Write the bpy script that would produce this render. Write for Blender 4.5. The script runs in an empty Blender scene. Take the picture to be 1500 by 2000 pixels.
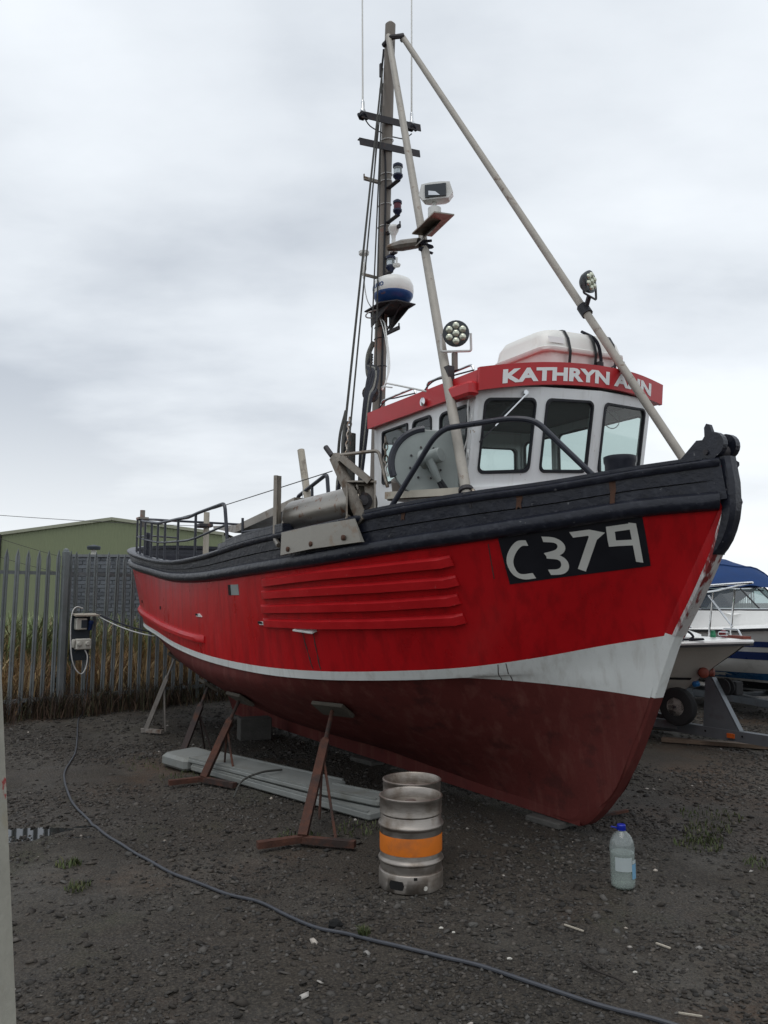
import bpy, math, random
import numpy as np
from mathutils import Vector, Matrix, Euler, noise as mnoise

random.seed(7); RNG = np.random.default_rng(7)
R = math.radians
scene = bpy.context.scene
COL = scene.collection

# ------------------------------------------------------------------ camera
cam_d = bpy.data.cameras.new('camera')
cam_d.sensor_fit = 'VERTICAL'; cam_d.sensor_height = 24.0; cam_d.lens = 24.0 * 1540 / 2000
cam_d.clip_start = 0.05; cam_d.clip_end = 2000
cam = bpy.data.objects.new('camera', cam_d); COL.objects.link(cam)
cam.location = (0, 0, 1.7); cam.rotation_euler = (R(90 + 6.5), 0, 0)
scene.camera = cam

# ------------------------------------------------------------------ overcast sky
SUN_EL, SUN_AZ = R(72), R(205)          # azimuth clockwise from +Y
w = bpy.data.worlds.new('World'); scene.world = w; w.use_nodes = True
nt = w.node_tree; nt.nodes.clear(); N = nt.nodes.new; LK = nt.links.new
tc = N('ShaderNodeTexCoord'); sep = N('ShaderNodeSeparateXYZ'); LK(tc.outputs['Generated'], sep.inputs[0])
def mth(op, a, b=None, clamp=False):
    m = N('ShaderNodeMath'); m.operation = op; m.use_clamp = clamp
    for i, v in enumerate((a, b)):
        if v is None: continue
        if isinstance(v, (int, float)): m.inputs[i].default_value = v
        else: LK(v, m.inputs[i])
    return m.outputs[0]
zc = mth('ADD', mth('MAXIMUM', sep.outputs['Z'], 0.0), 0.22)
comb = N('ShaderNodeCombineXYZ')
LK(mth('DIVIDE', sep.outputs['X'], zc), comb.inputs[0]); LK(mth('DIVIDE', sep.outputs['Y'], zc), comb.inputs[1])
def wnoise(scale, detail, rough, off):
    mp = N('ShaderNodeMapping'); mp.inputs['Location'].default_value = off; mp.inputs['Scale'].default_value = (scale, scale * 1.5, 1)
    n = N('ShaderNodeTexNoise'); n.inputs['Scale'].default_value = 1.0; n.inputs['Detail'].default_value = detail; n.inputs['Roughness'].default_value = rough
    LK(comb.outputs[0], mp.inputs[0]); LK(mp.outputs[0], n.inputs['Vector']); return n.outputs['Fac']
n1 = wnoise(0.50, 6, 0.45, (3.1, 1.7, 0)); n2 = wnoise(1.6, 7, 0.52, (0.4, 5.2, 2))
cl = mth('ADD', mth('MULTIPLY', n1, 0.70), mth('MULTIPLY', n2, 0.30))
ramp = N('ShaderNodeValToRGB'); LK(cl, ramp.inputs[0])
e = ramp.color_ramp.elements
e[0].position = 0.40; e[0].color = (0.455, 0.495, 0.55, 1)
e[1].position = 0.60; e[1].color = (0.80, 0.84, 0.88, 1)
m_ = ramp.color_ramp.elements.new(0.50); m_.color = (0.66, 0.70, 0.745, 1)
# thin bright cloud near the horizon, as all round an overcast sky
hr = N('ShaderNodeMapRange'); hr.interpolation_type = 'SMOOTHSTEP'
hr.inputs['From Min'].default_value = 0.30; hr.inputs['From Max'].default_value = 0.0; LK(sep.outputs['Z'], hr.inputs['Value'])
mixh = N('ShaderNodeMix'); mixh.data_type = 'RGBA'
LK(mth('MULTIPLY', hr.outputs[0], 0.8), mixh.inputs['Factor']); LK(ramp.outputs[0], mixh.inputs['A']); mixh.inputs['B'].default_value = (0.86, 0.885, 0.90, 1)
bg = N('ShaderNodeBackground'); LK(mixh.outputs['Result'], bg.inputs['Color']); bg.inputs['Strength'].default_value = 1.17
sky = N('ShaderNodeTexSky'); sky.sky_type = 'NISHITA'; sky.sun_disc = False
sky.sun_elevation = SUN_EL; sky.sun_rotation = SUN_AZ
bg2 = N('ShaderNodeBackground'); LK(sky.outputs[0], bg2.inputs['Color']); bg2.inputs['Strength'].default_value = 0.006
add = N('ShaderNodeAddShader'); LK(bg.outputs[0], add.inputs[0]); LK(bg2.outputs[0], add.inputs[1])
out = N('ShaderNodeOutputWorld'); LK(add.outputs[0], out.inputs['Surface'])

sd = bpy.data.lights.new('sun', 'SUN'); sd.energy = 0.95; sd.angle = R(40); sd.color = (1.0, 0.97, 0.93)
sun = bpy.data.objects.new('sun', sd); COL.objects.link(sun)
sv = Vector((math.sin(SUN_AZ) * math.cos(SUN_EL), math.cos(SUN_AZ) * math.cos(SUN_EL), math.sin(SUN_EL)))
sun.rotation_euler = (-sv).to_track_quat('-Z', 'Y').to_euler(); sun.location = (-6, -8, 20)
vs = scene.view_settings
vs.view_transform = 'Standard'; vs.look = 'None'; vs.exposure = 0.0; vs.gamma = 1.0; vs.use_curve_mapping = False

# ------------------------------------------------------------------ materials
MATS = {}
def mat(name, col, rough=0.5, metal=0.0, var=0.12, vscale=6.0, stretch=(1, 1, 1), dirt=None, dscale=3.0, dthr=(0.55, 0.7), dstretch=(1, 1, 1),
        bump=0.0, bscale=40.0, coat=0.0, attr=None, dirt2=None, d2scale=9.0, d2thr=(0.6, 0.68), trans=0.0, ior=1.45, rvar=0.12, spec=0.5, orand=0.0):
    m = bpy.data.materials.new(name); m.use_nodes = True; MATS[name] = m
    nt = m.node_tree; nodes = nt.nodes; L = nt.links.new; b = nodes['Principled BSDF']
    t = nodes.new('ShaderNodeTexCoord')
    def nz(scale, stretch=(1, 1, 1), detail=5):
        mp = nodes.new('ShaderNodeMapping'); mp.inputs['Scale'].default_value = stretch; L(t.outputs['Object'], mp.inputs[0])
        n = nodes.new('ShaderNodeTexNoise'); n.inputs['Scale'].default_value = scale; n.inputs['Detail'].default_value = detail
        n.inputs['Roughness'].default_value = 0.6; L(mp.outputs[0], n.inputs['Vector']); return n.outputs['Fac']
    def mr(v, a, b_, c, d):
        r = nodes.new('ShaderNodeMapRange'); r.inputs[1].default_value = a; r.inputs[2].default_value = b_
        r.inputs[3].default_value = c; r.inputs[4].default_value = d; L(v, r.inputs[0]); return r.outputs[0]
    n0 = nz(vscale, stretch)
    mul = nodes.new('ShaderNodeMix'); mul.data_type = 'RGBA'; mul.blend_type = 'MULTIPLY'; mul.inputs['Factor'].default_value = 1.0
    g = nodes.new('ShaderNodeCombineColor'); v = mr(n0, 0.25, 0.75, 1 - var, 1 + var)
    for i in range(3): L(v, g.inputs[i])
    if attr:
        a = nodes.new('ShaderNodeAttribute'); a.attribute_name = attr; L(a.outputs['Color'], mul.inputs['A'])
    else: mul.inputs['A'].default_value = (*col, 1)
    L(g.outputs[0], mul.inputs['B']); c = mul.outputs['Result']
    if orand:
        oi = nodes.new('ShaderNodeObjectInfo'); hv = nodes.new('ShaderNodeHueSaturation'); L(mr(oi.outputs['Random'], 0, 1, 1 - orand, 1 + orand), hv.inputs['Value']); L(c, hv.inputs['Color']); c = hv.outputs['Color']
    for dd, ds, th, st in ((dirt, dscale, dthr, dstretch), (dirt2, d2scale, d2thr, (1, 1, 1))):
        if dd is None: continue
        mx = nodes.new('ShaderNodeMix'); mx.data_type = 'RGBA'
        L(mr(nz(ds, st, 8), th[0], th[1], 0, 1), mx.inputs['Factor']); L(c, mx.inputs['A']); mx.inputs['B'].default_value = (*dd, 1); c = mx.outputs['Result']
    L(c, b.inputs['Base Color'])
    L(mr(n0, 0.2, 0.8, max(0.02, rough - rvar), min(1, rough + rvar)), b.inputs['Roughness'])
    b.inputs['Metallic'].default_value = metal; b.inputs['IOR'].default_value = ior
    b.inputs['Coat Weight'].default_value = coat; b.inputs['Coat Roughness'].default_value = 0.15
    b.inputs['Transmission Weight'].default_value = trans; b.inputs['Specular IOR Level'].default_value = spec
    if bump:
        bn = nodes.new('ShaderNodeBump'); bn.inputs['Strength'].default_value = bump; bn.inputs['Distance'].default_value = 0.02
        L(nz(bscale, stretch), bn.inputs['Height']); L(bn.outputs[0], b.inputs['Normal'])
    return m

RUST = (0.16, 0.06, 0.03)
mat('hull_red', (0.46, 0.007, 0.011), 0.33, var=0.08, vscale=3.5, stretch=(1, 1, 0.5), bump=0.08, bscale=22, dirt=(0.30, 0.006, 0.009), dscale=2.2, dthr=(0.46, 0.72), dstretch=(5, 5, 0.3), dirt2=(0.45, 0.06, 0.055), d2scale=26, d2thr=(0.72, 0.77), spec=0.35)
mat('batten_red', (0.46, 0.010, 0.014), 0.38, var=0.12, vscale=7, bump=0.06, bscale=30, dirt=(0.55, 0.09, 0.09), dscale=30, dthr=(0.66, 0.74), spec=0.35)
mat('boot_white', (0.66, 0.68, 0.66), 0.4, var=0.06, vscale=4, dirt=(0.52, 0.52, 0.49), dscale=3, dthr=(0.5, 0.75), dstretch=(6, 6, 0.4), dirt2=(0.36, 0.27, 0.22), d2scale=18, d2thr=(0.68, 0.74), bump=0.05)
mat('antifoul', (0.100, 0.021, 0.018), 0.75, var=0.16, vscale=3, dirt=(0.135, 0.044, 0.036), dscale=2.4, dthr=(0.50, 0.72), dstretch=(4, 4, 0.3), dirt2=(0.070, 0.018, 0.016), d2scale=5, d2thr=(0.56, 0.66), bump=0.12, bscale=25, spec=0.25)
mat('black_paint', (0.011, 0.013, 0.022), 0.36, var=0.35, vscale=12, bump=0.32, bscale=18, dirt=(0.035, 0.038, 0.048), dscale=12, dthr=(0.58, 0.72), dirt2=(0.13, 0.13, 0.135), d2scale=30, d2thr=(0.67, 0.71))
mat('black_tube', (0.022, 0.025, 0.036), 0.35, var=0.2, vscale=15, dirt=(0.06, 0.06, 0.065), dscale=20, dthr=(0.62, 0.72))
mat('stem_band', (0.66, 0.63, 0.62), 0.32, metal=0.45, var=0.2, vscale=7, stretch=(1, 1, .4), dirt=(0.26, 0.04, 0.04), dscale=6, dthr=(0.53, 0.60), dstretch=(2, 2, .4), bump=0.1)
mat('number_black', (0.010, 0.011, 0.016), 0.45, var=0.1)
mat('number_white', (0.62, 0.62, 0.58), 0.5, var=0.06)
mat('letter_white', (0.85, 0.85, 0.84), 0.45, var=0.04)
mat('cabin_white', (0.84, 0.85, 0.85), 0.42, var=0.05, vscale=3, dirt=(0.60, 0.60, 0.56), dscale=4, dthr=(0.56, 0.85), dstretch=(3, 3, 0.4), bump=0.03, bscale=20, dirt2=(0.42, 0.34, 0.26), d2scale=16, d2thr=(0.69, 0.74))
mat('fascia_red', (0.50, 0.020, 0.026), 0.36, var=0.08, vscale=3, dirt=(0.40, 0.03, 0.03), dscale=3, dthr=(0.5, 0.8))
mat('rubber', (0.012, 0.013, 0.018), 0.55, var=0.2)
mat('dark_inside', (0.045, 0.05, 0.052), 0.8, var=0.2)
mat('cabin_inside', (0.16, 0.18, 0.17), 0.7, var=0.15)
mat('steel_worn', (0.24, 0.215, 0.185), 0.40, metal=0.85, var=0.25, vscale=7, dirt=(0.13, 0.088, 0.06), dscale=9, dthr=(0.52, 0.66), bump=0.10)
mat('steel_roller', (0.31, 0.29, 0.26), 0.32, metal=0.85, var=0.15, vscale=4, dirt=(0.20, 0.11, 0.07), dscale=14, dthr=(0.58, 0.66), bump=0.06)
mat('steel_plate', (0.27, 0.255, 0.225), 0.44, metal=0.6, var=0.15, vscale=5, dirt=(0.22, 0.14, 0.09), dscale=5, dthr=(0.57, 0.72), bump=0.06)
mat('rust_bolt', (0.075, 0.036, 0.022), 0.85, var=0.3, vscale=30)
mat('mast_brown', (0.20, 0.175, 0.150), 0.6, var=0.2, vscale=6, stretch=(1, 1, .3), dirt=(0.23, 0.10, 0.07), dscale=3, dthr=(0.6, 0.7), bump=0.06)
mat('stay_paint', (0.34, 0.315, 0.275), 0.55, var=0.15, vscale=9, dirt=(0.17, 0.12, 0.09), dscale=14, dthr=(0.60, 0.70), bump=0.06)
mat('iron_dark', (0.035, 0.032, 0.036), 0.6, var=0.3, vscale=14, dirt=(0.10, 0.05, 0.035), dscale=12, dthr=(0.58, 0.7), bump=0.1)
mat('rope_dark', (0.055, 0.055, 0.05), 0.9, var=0.4, vscale=60, bump=0.5, bscale=90)
mat('rope_grey', (0.20, 0.20, 0.18), 0.9, var=0.3, vscale=50, bump=0.5, bscale=90)
mat('rope_navy', (0.016, 0.018, 0.028), 0.8, var=0.4, vscale=60, bump=0.5, bscale=90)
mat('cable_white', (0.60, 0.60, 0.58), 0.5, var=0.15, vscale=12)
mat('plastic_white', (0.76, 0.76, 0.73), 0.35, var=0.04, vscale=4, dirt=(0.55, 0.53, 0.48), dscale=5, dthr=(0.6, 0.85))
mat('raft_white', (0.78, 0.77, 0.73), 0.33, var=0.04, vscale=3, dirt=(0.6, 0.55, 0.48), dscale=4, dthr=(0.58, 0.9))
mat('radar_blue', (0.015, 0.06, 0.20), 0.35, var=0.15, dirt=(0.2, 0.1, 0.07), dscale=9, dthr=(0.66, 0.74))
mat('navy_plastic', (0.012, 0.018, 0.05), 0.4, var=0.15)
mat('red_lens', (0.10, 0.008, 0.02), 0.3)
mat('clear_lens', (0.55, 0.60, 0.62), 0.12, trans=0.7)
mat('lamp_face', (0.62, 0.64, 0.52), 0.18, metal=0.5, var=0.2, vscale=30)
mat('lamp_dark', (0.05, 0.055, 0.06), 0.3, metal=0.5)
mat('chrome', (0.62, 0.63, 0.64), 0.15, metal=1.0, var=0.05)
mat('hauler_grey', (0.26, 0.29, 0.28), 0.5, var=0.12, vscale=5, dirt=(0.19, 0.15, 0.10), dscale=4, dthr=(0.62, 0.8), bump=0.05)
mat('beam_cream', (0.50, 0.46, 0.38), 0.6, var=0.15, dirt=(0.26, 0.16, 0.10), dscale=9, dthr=(0.6, 0.7))
mat('deck_grey', (0.12, 0.13, 0.14), 0.7, var=0.2)
mat('wood_pale', (0.42, 0.38, 0.31), 0.7, var=0.2, vscale=4, stretch=(6, 6, .5), dirt=(0.2, 0.17, 0.14), dscale=6, dthr=(0.6, 0.7))
mat('stand_rust', (0.075, 0.030, 0.019), 0.88, var=0.45, vscale=14, dirt=(0.032, 0.021, 0.018), dscale=5, dthr=(0.48, 0.62), bump=0.35)
mat('stand_dark', (0.045, 0.032, 0.03), 0.8, var=0.35, vscale=14, dirt=(0.09, 0.04, 0.025), dscale=7, dthr=(0.55, 0.66), bump=0.2)
mat('stand_grey', (0.22, 0.20, 0.18), 0.75, var=0.2, vscale=10, dirt=(0.10, 0.06, 0.04), dscale=7, dthr=(0.55, 0.66), bump=0.1)
mat('pad_wood', (0.075, 0.066, 0.052), 0.85, var=0.25, vscale=8, bump=0.2)
mat('board_grey', (0.20, 0.21, 0.20), 0.7, var=0.12, vscale=5, dirt=(0.15, 0.15, 0.13), dscale=4, dthr=(0.52, 0.75), bump=0.12)
mat('concrete', (0.075, 0.072, 0.066), 0.9, var=0.25, vscale=9, bump=0.4)
mat('keg_steel', (0.33, 0.30, 0.27), 0.46, metal=0.9, var=0.16, vscale=7, stretch=(1, 1, 3), dirt=(0.16, 0.125, 0.095), dscale=5, dthr=(0.48, 0.68), dirt2=(0.09, 0.07, 0.055), d2scale=16, d2thr=(0.64, 0.72), bump=0.10, bscale=14)
mat('keg_orange', (0.62, 0.16, 0.012), 0.5, var=0.1, vscale=6, dirt=(0.40, 0.12, 0.03), dscale=7, dthr=(0.52, 0.72), dirt2=(0.30, 0.25, 0.2), d2scale=20, d2thr=(0.68, 0.72))
mat('hole_black', (0.006, 0.006, 0.006), 0.9)
mat('galv_fence', (0.170, 0.185, 0.190), 0.6, metal=0.25, var=0.22, vscale=4, stretch=(1, 1, .4), dirt=(0.11, 0.13, 0.12), dscale=2.2, dthr=(0.45, 0.7), dirt2=(0.10, 0.06, 0.035), d2scale=7, d2thr=(0.66, 0.74), bump=0.05, orand=0.16)
mat('brick_grey', (0.115, 0.125, 0.14), 0.85, var=0.25, vscale=5, bump=0.3, bscale=60, orand=0.25)
mat('mortar', (0.17, 0.18, 0.19), 0.95, var=0.2)
mat('shed_green', (0.185, 0.212, 0.120), 0.6, var=0.05, vscale=1)
mat('shed_trim', (0.30, 0.31, 0.23), 0.6, var=0.08)
mat('straw', (0.3, 0.22, 0.1), 0.9, attr='col', var=0.1)
mat('leaf', (0.08, 0.1, 0.03), 0.7, attr='col', var=0.15, vscale=12)
mat('stone', (0.1, 0.1, 0.1), 0.82, attr='col', var=0.25, vscale=40, spec=0.3)
mat('gelcoat_cream', (0.50, 0.48, 0.43), 0.35, var=0.08, vscale=2, dirt=(0.36, 0.34, 0.30), dscale=2, dthr=(0.5, 0.8))
mat('gelcoat_white', (0.78, 0.78, 0.76), 0.3, var=0.04, vscale=3)
mat('stripe_blue', (0.020, 0.045, 0.17), 0.3, var=0.08)
mat('stripe_cyan', (0.02, 0.12, 0.30), 0.3, var=0.08)
mat('canvas_blue', (0.020, 0.050, 0.145), 0.85, var=0.12, vscale=5, bump=0.15, bscale=200, spec=0.2)
mat('vinyl_black', (0.012, 0.012, 0.014), 0.5)
mat('trailer_galv', (0.15, 0.165, 0.18), 0.5, metal=0.4, var=0.18, vscale=5, dirt=(0.09, 0.09, 0.09), dscale=5, dthr=(0.5, 0.75))
mat('tyre', (0.014, 0.014, 0.015), 0.85, var=0.3, vscale=20)
mat('rim_grey', (0.36, 0.35, 0.32), 0.5, metal=0.4, var=0.2, vscale=15)
mat('roller_red', (0.15, 0.028, 0.015), 0.6, var=0.2)
mat('amber', (0.45, 0.09, 0.015), 0.35)
mat('nav_green', (0.008, 0.16, 0.07), 0.3)
mat('nav_red', (0.20, 0.008, 0.03), 0.3)
mat('hose_grey', (0.050, 0.054, 0.064), 0.5, var=0.2, vscale=8)
mat('box_white', (0.52, 0.51, 0.45), 0.5, var=0.08)
mat('box_dark', (0.035, 0.045, 0.055), 0.6)
mat('socket_blue', (0.012, 0.03, 0.11), 0.45)
mat('post_paint', (0.33, 0.32, 0.27), 0.7, var=0.2, vscale=5, dirt=(0.28, 0.03, 0.03), dscale=7, dthr=(0.66, 0.69), dirt2=(0.22, 0.17, 0.08), d2scale=3, d2thr=(0.55, 0.7), bump=0.15)
mat('timber_wet', (0.12, 0.085, 0.06), 0.75, var=0.3, vscale=4, stretch=(1, 6, 6), bump=0.2)
mat('cap_blue', (0.008, 0.02, 0.28), 0.35)
mat('label_blue', (0.16, 0.33, 0.48), 0.5, var=0.1)
mat('label_white', (0.40, 0.45, 0.45), 0.5, var=0.1)
mat('twig', (0.022, 0.018, 0.015), 0.8)
mat('puddle_water', (0.012, 0.012, 0.011), 0.04, var=0.05, rvar=0.01, spec=0.6, ior=1.33)
mat('white_brick', (0.52, 0.50, 0.45), 0.8, var=0.3, vscale=12, dirt=(0.12, 0.11, 0.09), dscale=10, dthr=(0.52, 0.62), bump=0.3)

def glassmat(name, tint, alpha, rough=0.03):
    m = bpy.data.materials.new(name); m.use_nodes = True; MATS[name] = m; nt = m.node_tree; nt.nodes.clear()
    o = nt.nodes.new('ShaderNodeOutputMaterial'); g = nt.nodes.new('ShaderNodeBsdfGlossy'); g.inputs['Roughness'].default_value = rough
    t = nt.nodes.new('ShaderNodeBsdfTransparent'); t.inputs['Color'].default_value = (*tint, 1)
    lf = nt.nodes.new('ShaderNodeLayerWeight'); pw = nt.nodes.new('ShaderNodeMath'); pw.operation = 'POWER'; pw.inputs[1].default_value = 4.0; nt.links.new(lf.outputs['Facing'], pw.inputs[0])
    lw = nt.nodes.new('ShaderNodeMath'); lw.operation = 'MULTIPLY_ADD'; lw.inputs[1].default_value = 0.8; lw.inputs[2].default_value = 0.06; nt.links.new(pw.outputs[0], lw.inputs[0])
    mx = nt.nodes.new('ShaderNodeMixShader'); nt.links.new(lw.outputs[0], mx.inputs[0]); nt.links.new(t.outputs[0], mx.inputs[1]); nt.links.new(g.outputs[0], mx.inputs[2])
    d = nt.nodes.new('ShaderNodeBsdfDiffuse'); d.inputs['Color'].default_value = (0.5, 0.55, 0.54, 1)
    m2 = nt.nodes.new('ShaderNodeMixShader'); m2.inputs[0].default_value = alpha
    nt.links.new(mx.outputs[0], m2.inputs[1]); nt.links.new(d.outputs[0], m2.inputs[2]); nt.links.new(m2.outputs[0], o.inputs['Surface'])
glassmat('cabin_glass', (0.74, 0.82, 0.80), 0.04); glassmat('screen_glass', (0.62, 0.72, 0.72), 0.10)
glassmat('bottle_pet', (0.92, 0.96, 0.96), 0.22, 0.08); glassmat('bottle_water', (0.90, 0.93, 0.84), 0.30, 0.05)

# ------------------------------------------------------------------ mesh helpers
def cr(P, n):
    P = np.array(P, float); P = np.vstack([2 * P[0] - P[1], P, 2 * P[-1] - P[-2]]); K = len(P) - 3; o = []
    for t in np.linspace(0, K, n):
        i = min(int(t), K - 1); f = t - i; a, b, c, d = P[i:i + 4]
        o.append(.5 * ((2 * b) + (-a + c) * f + (2 * a - 5 * b + 4 * c - d) * f * f + (-a + 3 * b - 3 * c + d) * f ** 3))
    return np.array(o)

class MB:
    def __init__(s): s.v = []; s.f = []
    def add(s, vs, fs):
        k = len(s.v); s.v += [tuple(map(float, p)) for p in vs]; s.f += [tuple(i + k for i in f) for f in fs]; return s
    def box(s, c, size, rot=(0, 0, 0), bev=0.0):
        m = Euler(rot).to_matrix(); c = Vector(c); x, y, z = (q / 2 for q in size)
        if bev <= 0:
            vs = [c + m @ Vector((a * x, b * y, d * z)) for d in (-1, 1) for b in (-1, 1) for a in (-1, 1)]
            return s.add(vs, [(0, 2, 3, 1), (4, 5, 7, 6), (0, 1, 5, 4), (2, 6, 7, 3), (0, 4, 6, 2), (1, 3, 7, 5)])
        vs = []; q = []
        for d, k in ((-1, 1), (-1, 0), (1, 0), (1, 1)):
            zz = d * (z if k else z - bev); ix = x - (bev if k else 0); iy = y - (bev if k else 0)
            for a, b in ((-ix + bev, -iy), (ix - bev, -iy), (ix, -iy + bev), (ix, iy - bev), (ix - bev, iy), (-ix + bev, iy), (-ix, iy - bev), (-ix, -iy + bev)):
                vs.append(c + m @ Vector((a, b, zz)))
        fs = [tuple(range(7, -1, -1)), tuple(range(24, 32))]
        for r in range(3):
            for i in range(8): fs.append((r * 8 + i, r * 8 + (i + 1) % 8, r * 8 + 8 + (i + 1) % 8, r * 8 + 8 + i))
        return s.add(vs, fs)
    def bar(s, a, b, wdt, h, up=(0, 0, 1)):
        a = Vector(a); b = Vector(b); d = b - a; L = d.length; d.normalize(); u = Vector(up); sd_ = d.cross(u)
        if sd_.length < 1e-4: sd_ = d.cross(Vector((1, 0, 0)))
        sd_.normalize(); u = sd_.cross(d)
        vs = [p + sd_ * (i * wdt / 2) + u * (j * h / 2) for p in (a, b) for j in (-1, 1) for i in (-1, 1)]
        return s.add(vs, [(0, 1, 3, 2), (4, 6, 7, 5), (0, 4, 5, 1), (2, 3, 7, 6), (0, 2, 6, 4), (1, 5, 7, 3)])
    def tube(s, path, r, n=8, caps=True, closed=False):
        P = [Vector(p) for p in path]; k = len(P); rr = r if hasattr(r, '__len__') else [r] * k
        T = []
        for i in range(k):
            a = P[(i - 1) % k] if (closed or i > 0) else P[i]; b = P[(i + 1) % k] if (closed or i < k - 1) else P[i]
            T.append((b - a).normalized())
        u = T[0].orthogonal().normalized(); vs = []
        for i in range(k):
            u = (u - T[i] * u.dot(T[i])); u = u.normalized() if u.length > 1e-6 else T[i].orthogonal().normalized()
            w_ = T[i].cross(u)
            for j in range(n):
                t = 2 * math.pi * j / n; vs.append(P[i] + (u * math.cos(t) + w_ * math.sin(t)) * rr[i])
        fs = []
        for i in range(k if closed else k - 1):
            i2 = (i + 1) % k
            for j in range(n): fs.append((i * n + j, i * n + (j + 1) % n, i2 * n + (j + 1) % n, i2 * n + j))
        if caps and not closed: fs += [tuple(range(n - 1, -1, -1)), tuple(range((k - 1) * n, k * n))]
        return s.add(vs, fs)
    def lathe(s, prof, o=(0, 0, 0), axis=(0, 0, 1), n=24, closed=True):
        o = Vector(o); q = Vector(axis).normalized().to_track_quat('Z', 'Y'); vs = []; fs = []; k = len(prof)
        for r, z in prof:
            for j in range(n):
                t = 2 * math.pi * j / n; vs.append(o + q @ Vector((r * math.cos(t), r * math.sin(t), z)))
        for i in range(k - 1):
            for j in range(n): fs.append((i * n + j, i * n + (j + 1) % n, (i + 1) * n + (j + 1) % n, (i + 1) * n + j))
        if closed:
            if prof[0][0] > 1e-5: fs.append(tuple(range(n - 1, -1, -1)))
            if prof[-1][0] > 1e-5: fs.append(tuple(range((k - 1) * n, k * n)))
        return s.add(vs, fs)
    def prism(s, poly, d):
        """poly: 3d points of a planar outline; d: extrusion vector"""
        n = len(poly); d = Vector(d); P = [Vector(p) for p in poly]
        return s.add(P + [p + d for p in P], [tuple(range(n - 1, -1, -1)), tuple(range(n, 2 * n))] + [(i, (i + 1) % n, n + (i + 1) % n, n + i) for i in range(n)])
    def grid(s, G, flip=False, closed=False):
        a, b = len(G), len(G[0]); vs = [p for r in G for p in r]; fs = []
        for i in range(a - 1):
            for j in range(b if closed else b - 1):
                f = (i * b + j, i * b + (j + 1) % b, (i + 1) * b + (j + 1) % b, (i + 1) * b + j); fs.append(f[::-1] if flip else f)
        return s.add(vs, fs)
    def build(s, name, material, parent=None, smooth=False, angle=35):
        me = bpy.data.meshes.new(name); me.from_pydata(s.v, [], s.f); me.update()
        me.materials.append(MATS[material])
        if smooth:
            me.polygons.foreach_set('use_smooth', [True] * len(me.polygons)); me.set_sharp_from_angle(angle=R(angle))
        o = bpy.data.objects.new(name, me); COL.objects.link(o)
        if parent: o.parent = parent
        return o

def empty(name, loc=(0, 0, 0), rz=0.0):
    o = bpy.data.objects.new(name, None); COL.objects.link(o); o.location = loc; o.rotation_euler = (0, 0, rz); o.empty_display_size = 0.2; return o
def tag(o, label=None, cat=None, group=None, kind=None):
    if label: o['label'] = label
    if cat: o['category'] = cat
    if group: o['group'] = group
    if kind: o['kind'] = kind
    return o
def arc(c, r, a0, a1, n, ax=(1, 0, 0), ay=(0, 0, 1)):
    c = Vector(c); ax = Vector(ax); ay = Vector(ay)
    return [c + ax * (r * math.cos(a0 + (a1 - a0) * i / (n - 1))) + ay * (r * math.sin(a0 + (a1 - a0) * i / (n - 1))) for i in range(n)]
def soft(pts, n=6):          # smooth polyline
    return [Vector(p) for p in cr(pts, n * (len(pts) - 1) + 1)]
def fillet(pts, r=0.06, n=5):  # polyline with rounded corners
    P = [Vector(p) for p in pts]; o = [P[0]]
    for i in range(1, len(P) - 1):
        a = (P[i - 1] - P[i]); b = (P[i + 1] - P[i]); k = min(r, a.length * .45, b.length * .45); a.normalize(); b.normalize()
        s0, s1 = P[i] + a * k, P[i] + b * k
        o += [(s0 * (1 - t) ** 2 + P[i] * 2 * t * (1 - t) + s1 * t * t) for t in [j / (n - 1) for j in range(n)]]
    return o + [P[-1]]
def text_mesh(body, size, offset=0.0, shear=0.0):
    cu = bpy.data.curves.new('txt', 'FONT'); cu.body = body; cu.size = size; cu.offset = offset; cu.shear = shear; cu.resolution_u = 3
    cu.align_x = 'CENTER'; cu.fill_mode = 'FRONT'
    ob = bpy.data.objects.new('txt', cu); COL.objects.link(ob); dg = bpy.context.evaluated_depsgraph_get()
    me = ob.evaluated_get(dg).to_mesh(); vs = [tuple(v.co) for v in me.vertices]; fs = [tuple(p.vertices) for p in me.polygons]
    ob.evaluated_get(dg).to_mesh_clear(); bpy.data.objects.remove(ob); bpy.data.curves.remove(cu)
    return vs, fs

# ------------------------------------------------------------------ ground
PUD = ((-2.80, 6.14, .30, .075, .030), (-2.52, 6.22, .16, .045, .022), (-2.30, 6.30, .10, .04, .018), (-2.22, 6.02, .12, .03, .016))
def puddle_dip(x, y):
    return sum(d * math.exp(-((x - a) / sx) ** 2 - ((y - b) / sy) ** 2) for a, b, sx, sy, d in PUD)
def gh(x, y):
    """ground relief, metres (small)"""
    return 0.014 * mnoise.noise(Vector((x * .9, y * .9, 0))) + 0.008 * mnoise.noise(Vector((x * 3.1, y * 3.1, 4))) - 0.006 - 0.022 * math.exp(-((x * .86 + (y - 3.6) * .5 - .1) / .17) ** 2) - 0.02 * math.exp(-((x * .86 + (y - 3.6) * .5 + 1.45) / .17) ** 2) - puddle_dip(x, y)
def axis_pts(lo, hi, step, far):
    a = list(np.arange(lo, hi + 1e-6, step)); d = step; p = hi
    while p < far: d *= 1.5; p += d; a.append(p)
    d = step; p = lo
    while p > -far: d *= 1.5; p -= d; a.insert(0, p)
    return a
gx, gy = axis_pts(-6, 6, 0.045, 500), axis_pts(1.4, 13, 0.045, 700)
gv = []
for y in gy:
    for x in gx: gv.append((x, y, gh(x, y) if (-8 < x < 8 and 0 < y < 16) else -0.006))
nx = len(gx); gf = [(j * nx + i, j * nx + i + 1, (j + 1) * nx + i + 1, (j + 1) * nx + i) for j in range(len(gy) - 1) for i in range(nx - 1)]
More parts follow.
